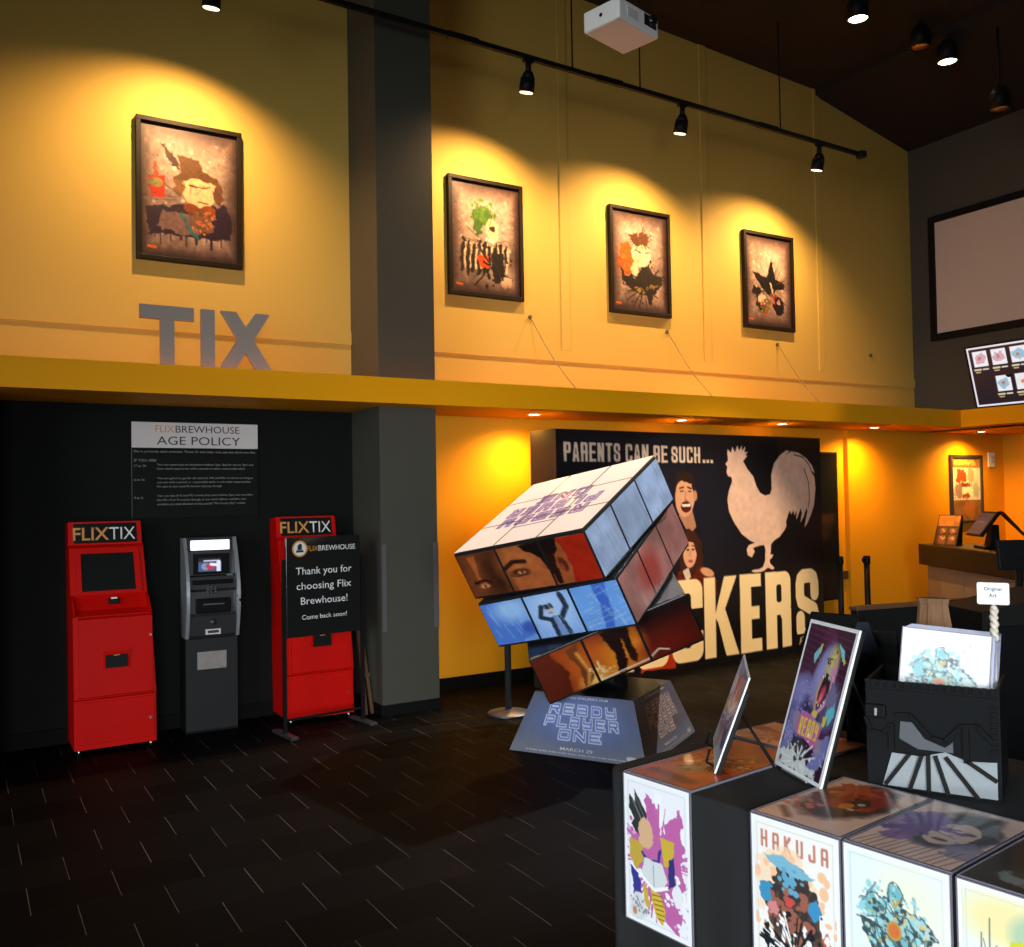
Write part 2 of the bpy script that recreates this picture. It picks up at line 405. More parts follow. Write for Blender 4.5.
def print_mesh(name, pic, m, parent, tl, right, down, thick=0.0, bend=None):
    """a printed sheet: grid whose vertices carry the ink; tl = top-left corner, right/down = full edge vectors"""
    tl, right, down = Vector(tl), Vector(right), Vector(down)
    ny, nx = pic.ny, pic.nx
    u = np.linspace(0, 1, nx); v = np.linspace(0, 1, ny); U, V = np.meshgrid(u, v)
    P = np.array(tl)[None, None] + U[..., None] * np.array(right) + V[..., None] * np.array(down)
    if bend is not None: P = bend(P, U, V)
    P = P.reshape(-1, 3).astype(np.float32)
    i = np.arange(ny - 1)[:, None] * nx + np.arange(nx - 1)[None]
    q = np.stack([i, i + nx, i + nx + 1, i + 1], -1).reshape(-1, 4)
    me = bpy.data.meshes.new(name)
    me.vertices.add(len(P)); me.vertices.foreach_set('co', P.ravel())
    nf = len(q); me.loops.add(nf * 4); me.polygons.add(nf)
    me.polygons.foreach_set('loop_start', np.arange(nf) * 4)
    me.loops.foreach_set('vertex_index', q.ravel().astype(np.int32))
    me.update(calc_edges=True)
    c = np.clip(pic.c.reshape(-1, 3) / 255., 0, 1); c = np.where(c <= .04045, c / 12.92, ((c + .055) / 1.055) ** 2.4)
    at = me.color_attributes.new('ink', 'FLOAT_COLOR', 'POINT')
    at.data.foreach_set('color', np.concatenate([c, np.ones((len(c), 1))], 1).astype(np.float32).ravel())
    me.materials.append(m)
    o = bpy.data.objects.new(name, me); COL.objects.link(o)
    if parent is not None: o.parent = parent
    return o

# ------------------------------------------------------------------ the camera
f_px = 917.0
yaw, pitch, roll = R(31.28), R(1.455), R(-0.961)
fw = Vector((math.sin(yaw) * math.cos(pitch), math.cos(yaw) * math.cos(pitch), math.sin(pitch)))
rt = Vector((math.cos(yaw), -math.sin(yaw), 0)); up = rt.cross(fw)
r2 = math.cos(roll) * rt + math.sin(roll) * up; u2 = -math.sin(roll) * rt + math.cos(roll) * up
cd = bpy.data.cameras.new('camera'); cam = bpy.data.objects.new('camera', cd); COL.objects.link(cam)
cam.matrix_world = Matrix(((r2.x, u2.x, -fw.x, 0), (r2.y, u2.y, -fw.y, 0), (r2.z, u2.z, -fw.z, 1.70), (0, 0, 0, 1)))
cd.sensor_fit = 'HORIZONTAL'; cd.sensor_width = 36; cd.lens = 36 * f_px / 1024; cd.clip_start = 0.05; cd.clip_end = 100
scene.camera = cam

# ------------------------------------------------------------------ the setting
YW = 7.28; YC = 6.70; YB = 6.45; ZB = 2.432; ZT = 2.628; XR = 10.43
B().box(-7, 15, -7, 9, -0.1, 0).obj('floor', M['floor'], kind='structure')
# ceiling: sloping black deck that drops towards the right end
b = B()
b.prism([(-7, 7.25), (6.306, 6.578), (8.70, 6.457), (8.70, 6.39), (XR + .0, 6.03), (15, 6.03), (15, 7.6), (-7, 7.6)], 'y', -7, 9)
b.obj('ceiling', M['ceiling'], kind='structure')
B().box(-7, XR + .3, YW, YW + .25, ZB, 7.4).obj('wall_back', M['tan'], kind='structure')
B().box(-7, 3.10, YW, YW + .25, 0, ZB).obj('wall_alcove', M['dark_wall'], kind='structure')
B().box(3.10, 9.05, YW, YW + .25, 0, ZB).obj('wall_lobby', M['yellow'], kind='structure')
B().box(9.05, 15, YW - .06, YW + .25, 0, ZB).obj('wall_concession', M['yellow'], kind='structure')
B().box(12.25, 15, YW - .5, YW - .05, 0, ZB).obj('wall_return', M['yellow'], kind='structure')
B().box(XR, XR + .25, -2, YW, ZB, 7.0).obj('wall_right', M['grey_wall'], kind='structure')
b = B(); b.box(2.855, 3.35, YC, YW + .0, 0, 6.9); b.obj('column', M['column'], kind='structure')
B().box(-.4, .205, YC + .02, YW, 0, ZB).obj('pilaster', M['column'], kind='structure')
# the yellow ledge beam: runs along the back wall and turns along the bulkhead
b = B(); b.prism([(-7, YB), (10.10, YB), (10.10, -2), (XR + 6, -2), (XR + 6, YW), (-7, YW)], 'z', ZB, ZT)
b.obj('beam', M['beam'], kind='structure')
# mouldings of the tan wall
b = B(); b.box(-7, 2.86, YW - .014, YW, 3.0, 3.11); b.obj('trim_1', M['tan'], kind='structure')
b = B(); b.box(3.35, XR, YW - .014, YW, 2.995, 3.105); b.obj('trim_2', M['tan'], kind='structure')
for k, xc in enumerate((5.06, 6.91, 8.71)):
    b = B(); b.box(xc - .052, xc + .052, YW - .012, YW, 3.105, 6.9, bev=.004); b.obj('trim_%d' % (k + 3), M['tan'], kind='structure')
# baseboards
B().box(3.35, 9.05, YW - .015, YW, 0, .11).obj('baseboard_back', M['base'], kind='structure')
B().box(9.05, 12.25, YW - .075, YW - .06, 0, .11).obj('baseboard_right', M['base'], kind='structure')
B().box(.205, 2.86, YW - .015, YW, 0, .11).obj('baseboard_left', M['base'], kind='structure')
b = B(); b.box(2.84, 3.365, YC - .015, YC, 0, .085); b.box(2.845, 2.86, YC, YW, 0, .085); b.box(3.35, 3.365, YC, YW - .02, 0, .085)
b.obj('baseboard_column', M['base'], kind='structure')

# metal corner guards screwed to the column
for x, nm in ((2.862, 'left'), (3.348, 'right')):
    sx = -1 if nm == 'left' else 1
    b = B(); b.box(x - .004 if sx < 0 else x - .036, x + .036 if sx < 0 else x + .004, YC - .006, YC, .66, 1.34)
    b.box(x - .006 if sx < 0 else x + .002, x - .002 if sx < 0 else x + .006, YC - .006, YC + .036, .66, 1.34)
    tag(b.obj('corner_guard', M['guard']), 'shiny metal corner guard on the grey column, %s' % ('edge beside the red kiosk' if sx < 0 else 'edge beside the yellow wall'), 'corner guard', 'corner guards on the column')

# ------------------------------------------------------------------ lamps
def spot(name, loc, target, power, size, blend, col, parent=None, radius=.03):
    l = bpy.data.lights.new(name, 'SPOT'); l.energy = power; l.spot_size = R(size); l.spot_blend = blend; l.color = col; l.shadow_soft_size = radius
    o = bpy.data.objects.new(name, l); COL.objects.link(o)
    d = Vector(target) - Vector(loc)
    o.rotation_euler = d.to_track_quat('-Z', 'Y').to_euler(); o.location = loc
    return o
WARM = (1.0, 0.59, 0.26)

# ceiling-hung lighting track
YT = 6.5
def track_z(x): return 5.44 - (x - 4.18) * .0125
tr = thing('lighting_track', (5.3, YT, 5.43), 0, 'long black ceiling-hung lighting track in front of the tan wall', 'lighting track')
b = B(); x0, x1 = -1.0, 8.52
p = [(x0, -.018), (x1, -.018), (x1, .018), (x0, .018)]
b.hexa([(x0 - 5.3, -.018, track_z(x0) - 5.43 - .02), (x1 - 5.3, -.018, track_z(x1) - 5.43 - .02), (x1 - 5.3, .018, track_z(x1) - 5.43 - .02), (x0 - 5.3, .018, track_z(x0) - 5.43 - .02),
        (x0 - 5.3, -.018, track_z(x0) - 5.43 + .02), (x1 - 5.3, -.018, track_z(x1) - 5.43 + .02), (x1 - 5.3, .018, track_z(x1) - 5.43 + .02), (x0 - 5.3, .018, track_z(x0) - 5.43 + .02)])
b.obj('rail', M['black'], tr)
for x in (3.55, 5.05, 7.05):
    b = B(); b.box(x - 5.3 - .14, x - 5.3 + .14, -.022, .022, track_z(x) - 5.43 - .024, track_z(x) - 5.43 + .028, bev=.004); b.obj('joiner', M['black'], tr)
b = B(); b.lathe([(0, -.03), (.055, -.028), (.06, 0), (.055, .03), (0, .032)], (8.50 - 5.3, 0, track_z(8.5) - 5.43)); b.obj('end_cap', M['black'], tr)
for x in (2.0, 4.64, 5.40, 7.24):
    z = track_z(x); zc = 6.578 - (x - 6.306) * .0505 + .02
    b = B(); b.cone((x - 5.3, 0, z - 5.43), (x - 5.3, 0, zc - 5.43), .007, n=8); b.obj('suspension_cable', M['black'], tr)
def head(x, label, tgt, power, size=140):
    z = track_z(x) - .02
    h = thing('track_spotlight', (x, YT, z), 0, label, 'spotlight', 'track spotlights')
    b = B(); b.cone((0, 0, 0), (0, 0, -.12), .024, n=14); b.box(-.05, .05, -.02, .02, -.022, 0, bev=.004); b.obj('stem', M['black'], h)
    ax = Vector((0, .28, -1)).normalized(); p0 = Vector((0, -.005, -.10)); p1 = p0 + ax * .17
    b = B(); b.cone(p0, p0 + ax * .06, .035, .062, n=20); b.cone(p0 + ax * .06, p1, .062, .066, n=20); b.obj('lamp_housing', M['black'], h)
    b = B(); b.cone(p1 + ax * .0005, p1 + ax * .006, .058, .056, n=20); b.obj('lens', M['lampdim'], h)
    return spot('spot_lamp', Vector((x, YT, z)) + p1 + ax * .03, tgt, power, size, .95, WARM)
SPOT_W = 300
head(4.18, 'black track spotlight nearest the grey column, above the first framed print', (3.83, YW, 2.5), SPOT_W)
head(5.91, 'middle black track spotlight on the lighting track above the wall', (5.60, YW, 2.5), SPOT_W)
head(7.82, 'black track spotlight nearest the free end of the track', (7.45, YW, 2.5), SPOT_W)
head(1.55, 'black track spotlight aimed at the large print above the grey letters', (1.20, YW, 2.5), SPOT_W)

# recessed downlights in the underside of the beam
for k, (x, lab) in enumerate(((4.42, 'nearest the grey column'), (6.16, 'over the middle of the wide movie standee'), (7.58, 'over the right end of the movie standee'), (9.10, 'at the inner corner by the black television'), (11.2, 'above the framed menu poster'))):
    t = thing('recessed_downlight', (x, 6.88, ZB), 0, 'small round recessed downlight under the yellow beam, ' + lab, 'downlight', 'downlights under the beam')
    b = B(); b.lathe([(.045, -.001), (.062, -.006), (.066, 0), (.045, .0)]); b.obj('trim_ring', M['whitep'], t)
    b = B(); b.lathe([(0, -.0035), (.044, -.0035), (.044, -.001), (0, -.001)]); b.obj('lens', M['lamp'], t)
    spot('down_lamp', (x, 6.90, ZB - .02), (x + .0, 7.0, 0), 140, 155, .9, (1.0, .46, .05), radius=.04)

# ceiling lamps over the lobby
def ceil_lamp(x, y, z, lit, label, power, tgt, cone=50, col=(1, .74, .42)):
    t = thing('ceiling_spotlight', (x, y, z), 0, label, 'ceiling light', 'lobby ceiling lights')
    zc = 6.578 - (x - 6.306) * .0505 - z + .05
    b = B(); b.cone((0, 0, .2), (0, 0, max(zc, .3)), .014, n=10); b.obj('stem', M['black'], t)
    b = B(); b.lathe([(0, .03), (.088, .03), (.092, .0), (.098, 0), (.095, .16), (.06, .22), (0, .225)]); b.obj('lamp_housing', M['black'], t)
    b = B(); b.lathe([(0, .016), (.088, .016), (.088, .024), (0, .024)]); b.obj('lens', M['lamp'] if lit == 2 else M['lampdim'] if lit == 1 else M['lampout'], t)
    if power: spot('ceiling_lamp', (x, y, z - .02), tgt, power, cone, .6, col, radius=.06)
ceil_lamp(7.38, 5.64, 6.2, 2, 'bright round ceiling spotlight nearest the white projector', 2000, (3.9, 5.1, 1.3), 30, (.97, .98, 1))
ceil_lamp(8.75, 5.62, 6.1, 2, 'bright round ceiling spotlight nearest the grey bulkhead', 700, (5.9, 6.6, .6), 36, (1, .72, .38))
ceil_lamp(8.41, 5.69, 6.2, 0, 'dim ceiling spotlight between the two bright ones', 0, None)
ceil_lamp(8.97, 5.214, 5.5, 0, 'unlit ceiling lamp with an amber reflector near the projection screen', 0, None)

ceil_lamp(5.4, 1.5, 5.0, 1, 'added ceiling spotlight out of view, brightening the wide movie standee', 1900, (6.35, 6.65, .55), 30, (1, .80, .52))  # extra lamp added above the view to brighten the standee

# ceiling projector
t = thing('projector', (3.06, 3.83, 4.215), R(14), 'white ceiling-hung projector above the lighting track', 'projector'); t.scale = (.86, .86, .86)
b = B(); b.box(-.20, .20, -.14, .14, -.065, .065, bev=.012); b.obj('projector_case', M['whitep'], t)
b = B(); b.box(.05, .17, -.1435, -.139, -.02, .05); b.obj('lens_recess', M['black'], t)
b = B(); b.cone((.11, -.14, .015), (.11, -.175, .015), .034, .03, n=20); b.obj('lens', M['glass_black'], t)
b = B(); b.cone((-.202, 0, -.0), (-.199, 0, -.0), .012, n=14); b.obj('screw_hole', M['black'], t)
b = B(); b.box(-.12, -.02, -.1425, -.139, -.03, .03)
for k in range(4): b.box(-.12, -.02, -.1445, -.142, -.025 + k * .016, -.019 + k * .016)
b.obj('vent_grille', M['lgrey'], t)
b = B(); b.box(-.06, .06, -.05, .05, .065, .085); b.cone((0, 0, .08), (0, 0, 2.6), .02, n=12); b.obj('ceiling_mount', M['black'], t)

# hooks and slack cables on the tan wall
for k, (hx, hz, lx) in enumerate(((4.645, 3.395, 4.59), (6.333, 3.392, 6.18), (7.964, 3.374, 7.69))):
    t = thing('wall_cable', (hx, YW, hz), 0, 'thin steel cable from a wall hook to the ledge under the %s print' % ('striped', 'crescent', 'star')[k], 'cable', 'wall cables')
    b = B(); b.cone((0, 0, 0), (0, -.02, 0), .018, n=12); b.tube([(0, -.02, 0), (0, -.03, -.015), (0, -.012, -.02)], .005); b.obj('hook', M['wire'], t)
    e = Vector((lx - hx, 6.47 - YW, ZT - hz + .003)); b = B()
    b.tube([Vector((0, -.026, -.012)).lerp(e, s) + Vector((0, 0, -.05 * math.sin(PI * s))) for s in [i / 8 for i in range(9)]], .0035, 6); b.obj('cable', M['wire'], t)
b = B(); b.cone((9.58, YW, 3.361), (9.58, YW - .025, 3.361), .016, n=12); b.tube([(9.58, YW - .02, 3.361), (9.58, YW - .03, 3.345), (9.58, YW - .012, 3.338)], .005)
tag(b.obj('wall_hook', M['wire']), 'bare steel wall hook near the grey bulkhead corner', 'hook')

# ------------------------------------------------------------------ framed art prints on the tan wall (plain generic ink abstracts)
AW, AH = .70, 1.0
def sepia(seed):
    p = Pic(AW, AH, .007, (146, 120, 104)); p.mottle(.34, .22, seed); p.mottle(.22, .04, seed + 3)
    p.ell(.36, .30, .24, .26, (190, 168, 150), al=.5, soft=.2)
    p.splash(.4, .35, .45, 60, (200, 178, 160), seed, .012); return p
def finish(p, seed):
    p.splash(.35, .6, .5, 110, (50, 34, 34), seed, .004); p.splash(.35, .55, .35, 26, (70, 48, 40), seed + 5, .005, 1); p.vign(.95, (40, 22, 20)); p.mottle(.16, .025, seed + 1); p.line([(.05, .93), (.10, .935)], .02, (200, 90, 20)); return p
def art_drip():
    p = sepia(3)
    p.poly([(.19, .62), (.3, .57), (.62, .56), (.66, .66), (.64, .83), (.05, .83), (.04, .63)], (38, 24, 42), rough=.03, rs=.05, seed=5)
    for k in range(16):
        x = .06 + k * .037; p.line([(x, .75), (x, .80 + .13 * ((k * 7) % 5) / 5)], .008 + .01 * (k % 3 == 0), (36, 22, 40))
    p.poly([(.16, .66), (.5, .66), (.52, .76), (.3, .82), (.1, .78)], (170, 130, 105), al=.55, rough=.03, rs=.05, seed=8)
    p.ell(.42, .44, .125, .15, (214, 180, 130), rough=.02, rs=.08, seed=4)
    p.poly([(.26, .21), (.42, .23), (.45, .31), (.56, .36), (.57, .41), (.40, .37), (.24, .43), (.22, .39), (.29, .34)], (92, 58, 26), rough=.015, rs=.03, seed=9)
    p.poly([(.14, .14), (.24, .22), (.28, .33), (.22, .3)], (58, 36, 24), rough=.02, rs=.02, seed=11)
    p.ell(.27, .46, .04, .07, (120, 80, 50), rough=.02, rs=.03); p.ell(.56, .47, .035, .08, (96, 60, 36), rough=.02, rs=.03, seed=6)
    p.line([(.35, .43), (.44, .44), (.5, .42)], .012, (70, 46, 30), rough=.01, rs=.03); p.line([(.41, .55), (.48, .555)], .01, (90, 60, 40))
    p.ell(.36, .61, .06, .04, (120, 54, 18), rot=.2); p.ell(.48, .61, .06, .04, (128, 60, 18), rot=-.2)
    p.ell(.44, .70, .08, .09, (110, 70, 40), al=.8, rough=.03, rs=.03); p.splash(.45, .7, .1, 40, (200, 110, 60), 4, .008)
    p.line([(.29, .66), (.35, .78), (.40, .83)], .022, (46, 96, 92), rough=.02, rs=.04)
    p.poly([(.05, .40), (.17, .39), (.17, .55), (.07, .56)], (200, 42, 14), rough=.01, rs=.03); p.line([(.1, .3), (.11, .4)], .02, (190, 60, 20), rough=.02); p.ell(.105, .445, .05, .035, (128, 124, 60))
    return finish(p, 2)
def art_stripe():
    p = sepia(13)
    for k in range(9):
        x = .12 + k * .055; p.line([(x, .52 + .02 * (k % 3)), (x - .02, .80 + .05 * (k % 2))], .03, (28, 20, 18), rough=.03, rs=.05, seed=k); p.line([(x + .025, .55), (x + .01, .78)], .018, (215, 190, 150), rough=.02, rs=.05, seed=k + 20)
    p.ell(.32, .30, .10, .09, (66, 104, 32), rough=.04, rs=.03, seed=3); p.splash(.32, .27, .13, 50, (84, 120, 40), 3, .014); p.ell(.27, .40, .05, .07, (60, 92, 34), rough=.03, rs=.03)
    p.ell(.42, .42, .07, .11, (222, 196, 150), rough=.02, rs=.04); p.ell(.42, .40, .03, .025, (50, 34, 26), rough=.01)
    p.poly([(.26, .66), (.36, .64), (.38, .76), (.29, .77)], (206, 70, 18), rough=.02, rs=.03); p.poly([(.40, .62), (.52, .6), (.54, .86), (.44, .9), (.41, .8)], (24, 18, 20), rough=.03, rs=.04)
    p.splash(.4, .75, .25, 40, (26, 18, 16), 8, .014, 1); p.line([(.36, .5), (.44, .52)], .03, (240, 225, 200)); p.ell(.56, .88, .06, .05, (215, 180, 140), rough=.03)
    return finish(p, 7)
def art_crescent():
    p = sepia(23)
    p.ell(.17, .48, .10, .16, (196, 88, 20), rough=.05, rs=.05); p.splash(.14, .5, .16, 40, (210, 110, 40), 5, .014)
    p.poly([(.08, .56), (.2, .66), (.36, .56), (.44, .44), (.52, .62), (.66, .60), (.62, .70), (.50, .82), (.48, .93), (.42, .84), (.25, .80), (.12, .70)], (30, 22, 18), rough=.03, rs=.05, seed=3)
    p.ell(.37, .42, .12, .13, (224, 200, 160), rough=.02, rs=.05); p.ell(.35, .27, .12, .06, (92, 54, 28), rough=.05, rs=.03); p.splash(.36, .27, .15, 40, (80, 48, 26), 6, .01, 1)
    p.line([(.3, .38), (.36, .4)], .012, (60, 44, 34)); p.line([(.42, .4), (.47, .385)], .012, (60, 44, 34))
    p.poly([(.22, .58), (.3, .46), (.33, .60), (.28, .68)], (220, 190, 150), rough=.01); p.ell(.34, .78, .08, .02, (150, 120, 40), rot=.3, rough=.02); p.ell(.5, .74, .08, .018, (130, 100, 50), rot=-.3, rough=.02)
    p.splash(.4, .74, .28, 60, (34, 24, 18), 9, .012, 1)
    return finish(p, 17)
def art_star():
    p = sepia(33)
    p.poly([(.40, .24), (.46, .46), (.60, .50), (.58, .56), (.46, .58), (.40, .68), (.28, .60), (.18, .50), (.10, .40), (.24, .44), (.32, .46)], (20, 18, 18), rough=.02, rs=.04)
    p.ell(.16, .62, .07, .05, (26, 22, 22), rough=.03); p.ell(.50, .76, .09, .10, (28, 20, 20), rough=.04, rs=.04); p.ell(.22, .74, .06, .10, (34, 26, 24), rough=.04, rs=.04)
    p.ell(.24, .70, .06, .06, (215, 180, 145), rough=.02); p.ell(.5, .72, .03, .03, (210, 176, 140), rough=.02); p.line([(.38, .52), (.41, .62)], .03, (200, 170, 130), rough=.02)
    p.splash(.30, .80, .1, 40, (170, 60, 30), 3, .012); p.splash(.28, .78, .1, 30, (90, 100, 40), 4, .012); p.splash(.42, .68, .06, 20, (190, 50, 30), 5, .01)
    p.splash(.4, .6, .3, 40, (24, 20, 20), 6, .008, 1)
    return finish(p, 27)
def framed(x, label, pic):
    t = thing('framed_print', (x, YW, 4.07), 0, label, 'framed print', 'framed prints on the tan wall')
    w, h, d, fr = .785, 1.085, .05, .036
    b = B()
    for (xa, xb, za, zb_) in ((-w / 2, w / 2, h / 2 - fr, h / 2), (-w / 2, w / 2, -h / 2, -h / 2 + fr), (-w / 2, -w / 2 + fr, -h / 2 + fr, h / 2 - fr), (w / 2 - fr, w / 2, -h / 2 + fr, h / 2 - fr)):
        b.box(xa, xb, -d, 0, za, zb_, bev=.003)
    b.obj('frame', M['frame'], t)
    b = B(); b.box(-w / 2 + fr - .004, w / 2 - fr + .004, -.022, -.004, -h / 2 + fr - .004, h / 2 - fr + .004); b.obj('backing_board', M['frame'], t)
    print_mesh('art_print', pic, M['artgloss'], t, (-w / 2 + fr, -.024, h / 2 - fr), (w - 2 * fr, 0, 0), (0, 0, -(h - 2 * fr)))
framed(1.55, 'large framed print with red square and dark drips, above the grey letters', art_drip())
framed(4.17, 'framed print with green tuft and black striped marks, beside the grey column', art_stripe())
framed(5.98, 'framed print with orange smear and dark crescent, between the striped and star prints', art_crescent())
framed(7.83, 'framed print with a black spiky star shape, nearest the projection screen', art_star())

# ------------------------------------------------------------------ grey letters standing on the ledge
LZ = ZT; LY = YB + .06
def letter(name, polys, x, label):
    t = B()
    for p in polys: t.prism(p, 'y', 0, .045)
    o = t.obj('sign_letter', M['grey']); o.location = (x, LY, LZ)
    tag(o, label, 'sign letter', 'letters on the ledge')
H = .41; sw = .092
letter('T', [[(-.175, H - sw), (.175, H - sw), (.175, H), (-.175, H)], [(-.044, 0), (.046, 0), (.046, H - sw - .0002), (-.044, H - sw - .0002)]], 1.235, 'grey block letter T on the yellow ledge under the large framed print')
letter('I', [[(-.045, 0), (.045, 0), (.045, H), (-.045, H)]], 1.505, 'grey block letter I on the yellow ledge between T and X')
xp = [(-.185, 0), (-.075, 0), (.0, .125), (.075, 0), (.19, 0), (.055, .215), (.175, H), (.07, H), (.0, .305), (-.065, H), (-.172, H), (-.055, .215)]
letter('X', [xp], 1.765, 'grey block letter X on the yellow ledge, last of the three letters')

# ------------------------------------------------------------------ age policy sign
t = thing('policy_sign', (1.585, YW, 1.945), 0, 'black wall sign of age rules with a pale header, above the kiosks', 'sign')
b = B(); b.box(-.468, .468, -.018, 0, -.36, .36, bev=.002); b.obj('sign_panel', M['glass_black'], t)
b = B(); b.box(-.468, .468, -.021, -.0185, .168, .36); b.obj('header_panel', M['lgrey'], t)
rv, uv = (1, 0, 0), (0, 0, 1)
text('header_lettering', [('BREWHOUSE', -.155, .285, .48, .056, 'l'), ('AGE POLICY', .02, .192, .62, .066, 'c')], M['dtext'], t, (0, -.0215, 0), rv, uv)
text('orange_lettering', [('FLIX', -.30, .285, .135, .056, 'l')], M['otext'], t, (0, -.0215, 0), rv, uv)
body = [('Flix is primarily adult oriented. Those 21 and older may see any show you like.', -.45, .132, .90, .017, 'l'), ('IF YOU ARE:', -.45, .064, .16, .02, 'l'),
 ('17 to 20:', -.45, .024, None, .018, 'l'), ('You can come solo to showtimes before 7pm. But for shows 7pm and', -.29, .034, .72, .016, 'l'), ('later, you\'ll need to be with a parent or other responsible adult.', -.29, .004, .66, .016, 'l'),
 ('6 to 16:', -.45, -.08, None, .018, 'l'), ('You are good to go for all rated G, PG and PG-13 shows as long as', -.29, -.068, .72, .016, 'l'), ('you are with a parent or responsible adult. It will really inappropriate', -.29, -.098, .70, .016, 'l'), ('for you to see rated R movies anyway though.', -.29, -.13, .48, .016, 'l'),
 ('3 to 5:', -.45, -.215, None, .018, 'l'), ('You can see all G and PG movies that start before 7pm, but not after.', -.29, -.200, .72, .016, 'l'), ('No PG-13 or R movies though at any time! Infants, toddlers and', -.29, -.232, .66, .016, 'l'), ('strollers are only allowed during special "Flix Family Day" events.', -.29, -.264, .66, .016, 'l')]
for i0, i1 in ((0, 2), (2, 5), (5, 9), (9, 13)):
    text('rules_lettering', body[i0:i1], M['gtext'], t, (0, -.0185, 0), rv, uv, depth=.0004)

# ------------------------------------------------------------------ red ticket kiosks
def kiosk(loc, rz, label):
    t = thing('ticket_kiosk', loc, rz, label, 'ticket kiosk', 'red ticket kiosks'); t.scale = (1, 1, .983)
    prof = [(0, .035), (0, 1.585), (-.17, 1.60), (-.185, 1.435), (-.215, 1.415), (-.285, 1.085), (-.345, .985), (-.405, .95), (-.425, .385), (-.405, .37), (-.41, .035)]
    def tx(z): return (.262 - .024 * max(0, z - .4) / 1.2, -.035 * max(0, z - .3) / 1.3)
    def taper(b):
        for v in b.bm.verts:
            w, s = tx(v.co.z); v.co.x = v.co.x / .262 * w + s
        return b
    b = taper(B().prism(prof, 'x', -.262, .262)); b.obj('kiosk_body', M['red'], t)
    # header sign
    b = taper(B().prism([(-.1735, 1.585), (-.1805, 1.588), (-.193, 1.450), (-.186, 1.447)], 'x', -.225, .225)); sgn = b.obj('header_sign', M['glass_black'], t)
    nrm = Vector((0, -1, .09)).normalized(); upv = Vector((0, .09, 1)).normalized()
    text('orange_lettering', [('FLIX', -.243, 0, .232, .094, 'l')], M['otext'], sgn, (0, -.191, 1.470), (1, 0, 0), upv, bold=.012, off=.0015)
    text('white_lettering', [('TIX', -.008, 0, .172, .094, 'l')], M['ltext'], sgn, (0, -.191, 1.470), (1, 0, 0), upv, off=.0015)
    # screen: sloped bezel and glass
    def sl(z, off): # point on the sloped face
        s = (1.415 - z) / (1.415 - 1.085); return (-.215 - .07 * s - off, z)
    b = B()
    for (xa, xb, za, zb_) in ((-.225, .225, 1.375, 1.408), (-.225, .225, 1.088, 1.112), (-.225, -.185, 1.112, 1.375), (.185, .225, 1.112, 1.375)):
        p0, p1 = sl(za, -.002), sl(zb_, -.002); q0, q1 = sl(za, .018), sl(zb_, .018); b.prism([p0, p1, q1, q0], 'x', xa, xb)
    taper(b).obj('screen_bezel', M['red'], t)
    p0, p1, q1, q0 = sl(1.112, .0), sl(1.375, .0), sl(1.375, .005), sl(1.112, .005)
    b = B(); b.prism([p0, p1, q1, q0], 'x', -.184, .184); taper(b).obj('touch_screen', M['glass_black'], t)
    # side cheeks of the keyboard recess
    for s in (-1, 1):
        b = B(); b.prism([(-.28, 1.09), (-.34, 1.06), (-.425, .955), (-.40, .945), (-.33, .985)], 'x', s * .262, s * .246)
        taper(b).obj('cheek_panel', M['red'], t)
    b = B(); b.box(-.035, .035, -.352, -.30, 1.02, 1.055, bev=.006); rd = b.obj('card_reader', M['black'], t)
    b = B(); b.box(-.02, .02, -.356, -.33, 1.0555, 1.068, bev=.003); b.obj('reader_light', M['whitep'], rd)
    # lower panel with a recessed ticket slot
    b = B(); b.prism([(-.405, .945), (-.428, .93), (-.442, .40), (-.424, .39)], 'x', -.235, .235); b.obj('front_panel', M['red'], t)
    b = B(); b.prism([(-.43, .70), (-.455, .715), (-.457, .705), (-.437, .58), (-.43, .58)], 'x', -.085, .085); sl_ = b.obj('ticket_tray', M['red'], t)
    b = B(); b.box(-.07, .07, -.458, -.44, .59, .68); b.obj('slot', M['black'], sl_)
    b = B(); b.box(-.02, .02, -.4600, -.4585, .672, .678); b.obj('slot_light', M['otext'], sl_)
    b = B(); b.box(-.25, .25, -.414, -.400, .07, .36, bev=.004); b.obj('lower_door', M['red'], t)
    for z, yy in ((.795, -.436), (.205, -.414)):
        b = B(); b.cone((.222, yy + .004, z), (.222, yy - .008, z), .009, n=12); b.obj('lock', M['chrome'], t)
    for x in (-.23, .23):
        for y in (-.38, -.04):
            b = B(); b.cone((x, y, 0), (x, y, .036), .012, n=10); b.obj('foot', M['chrome'], t)
    return t
kiosk((.945, 7.262, 0), R(0), 'red ticket kiosk left of the cash machine, with a bare black screen')
kiosk((2.42, 7.262, 0), R(-1.5), 'red ticket kiosk by the grey column, behind the thank-you sign')

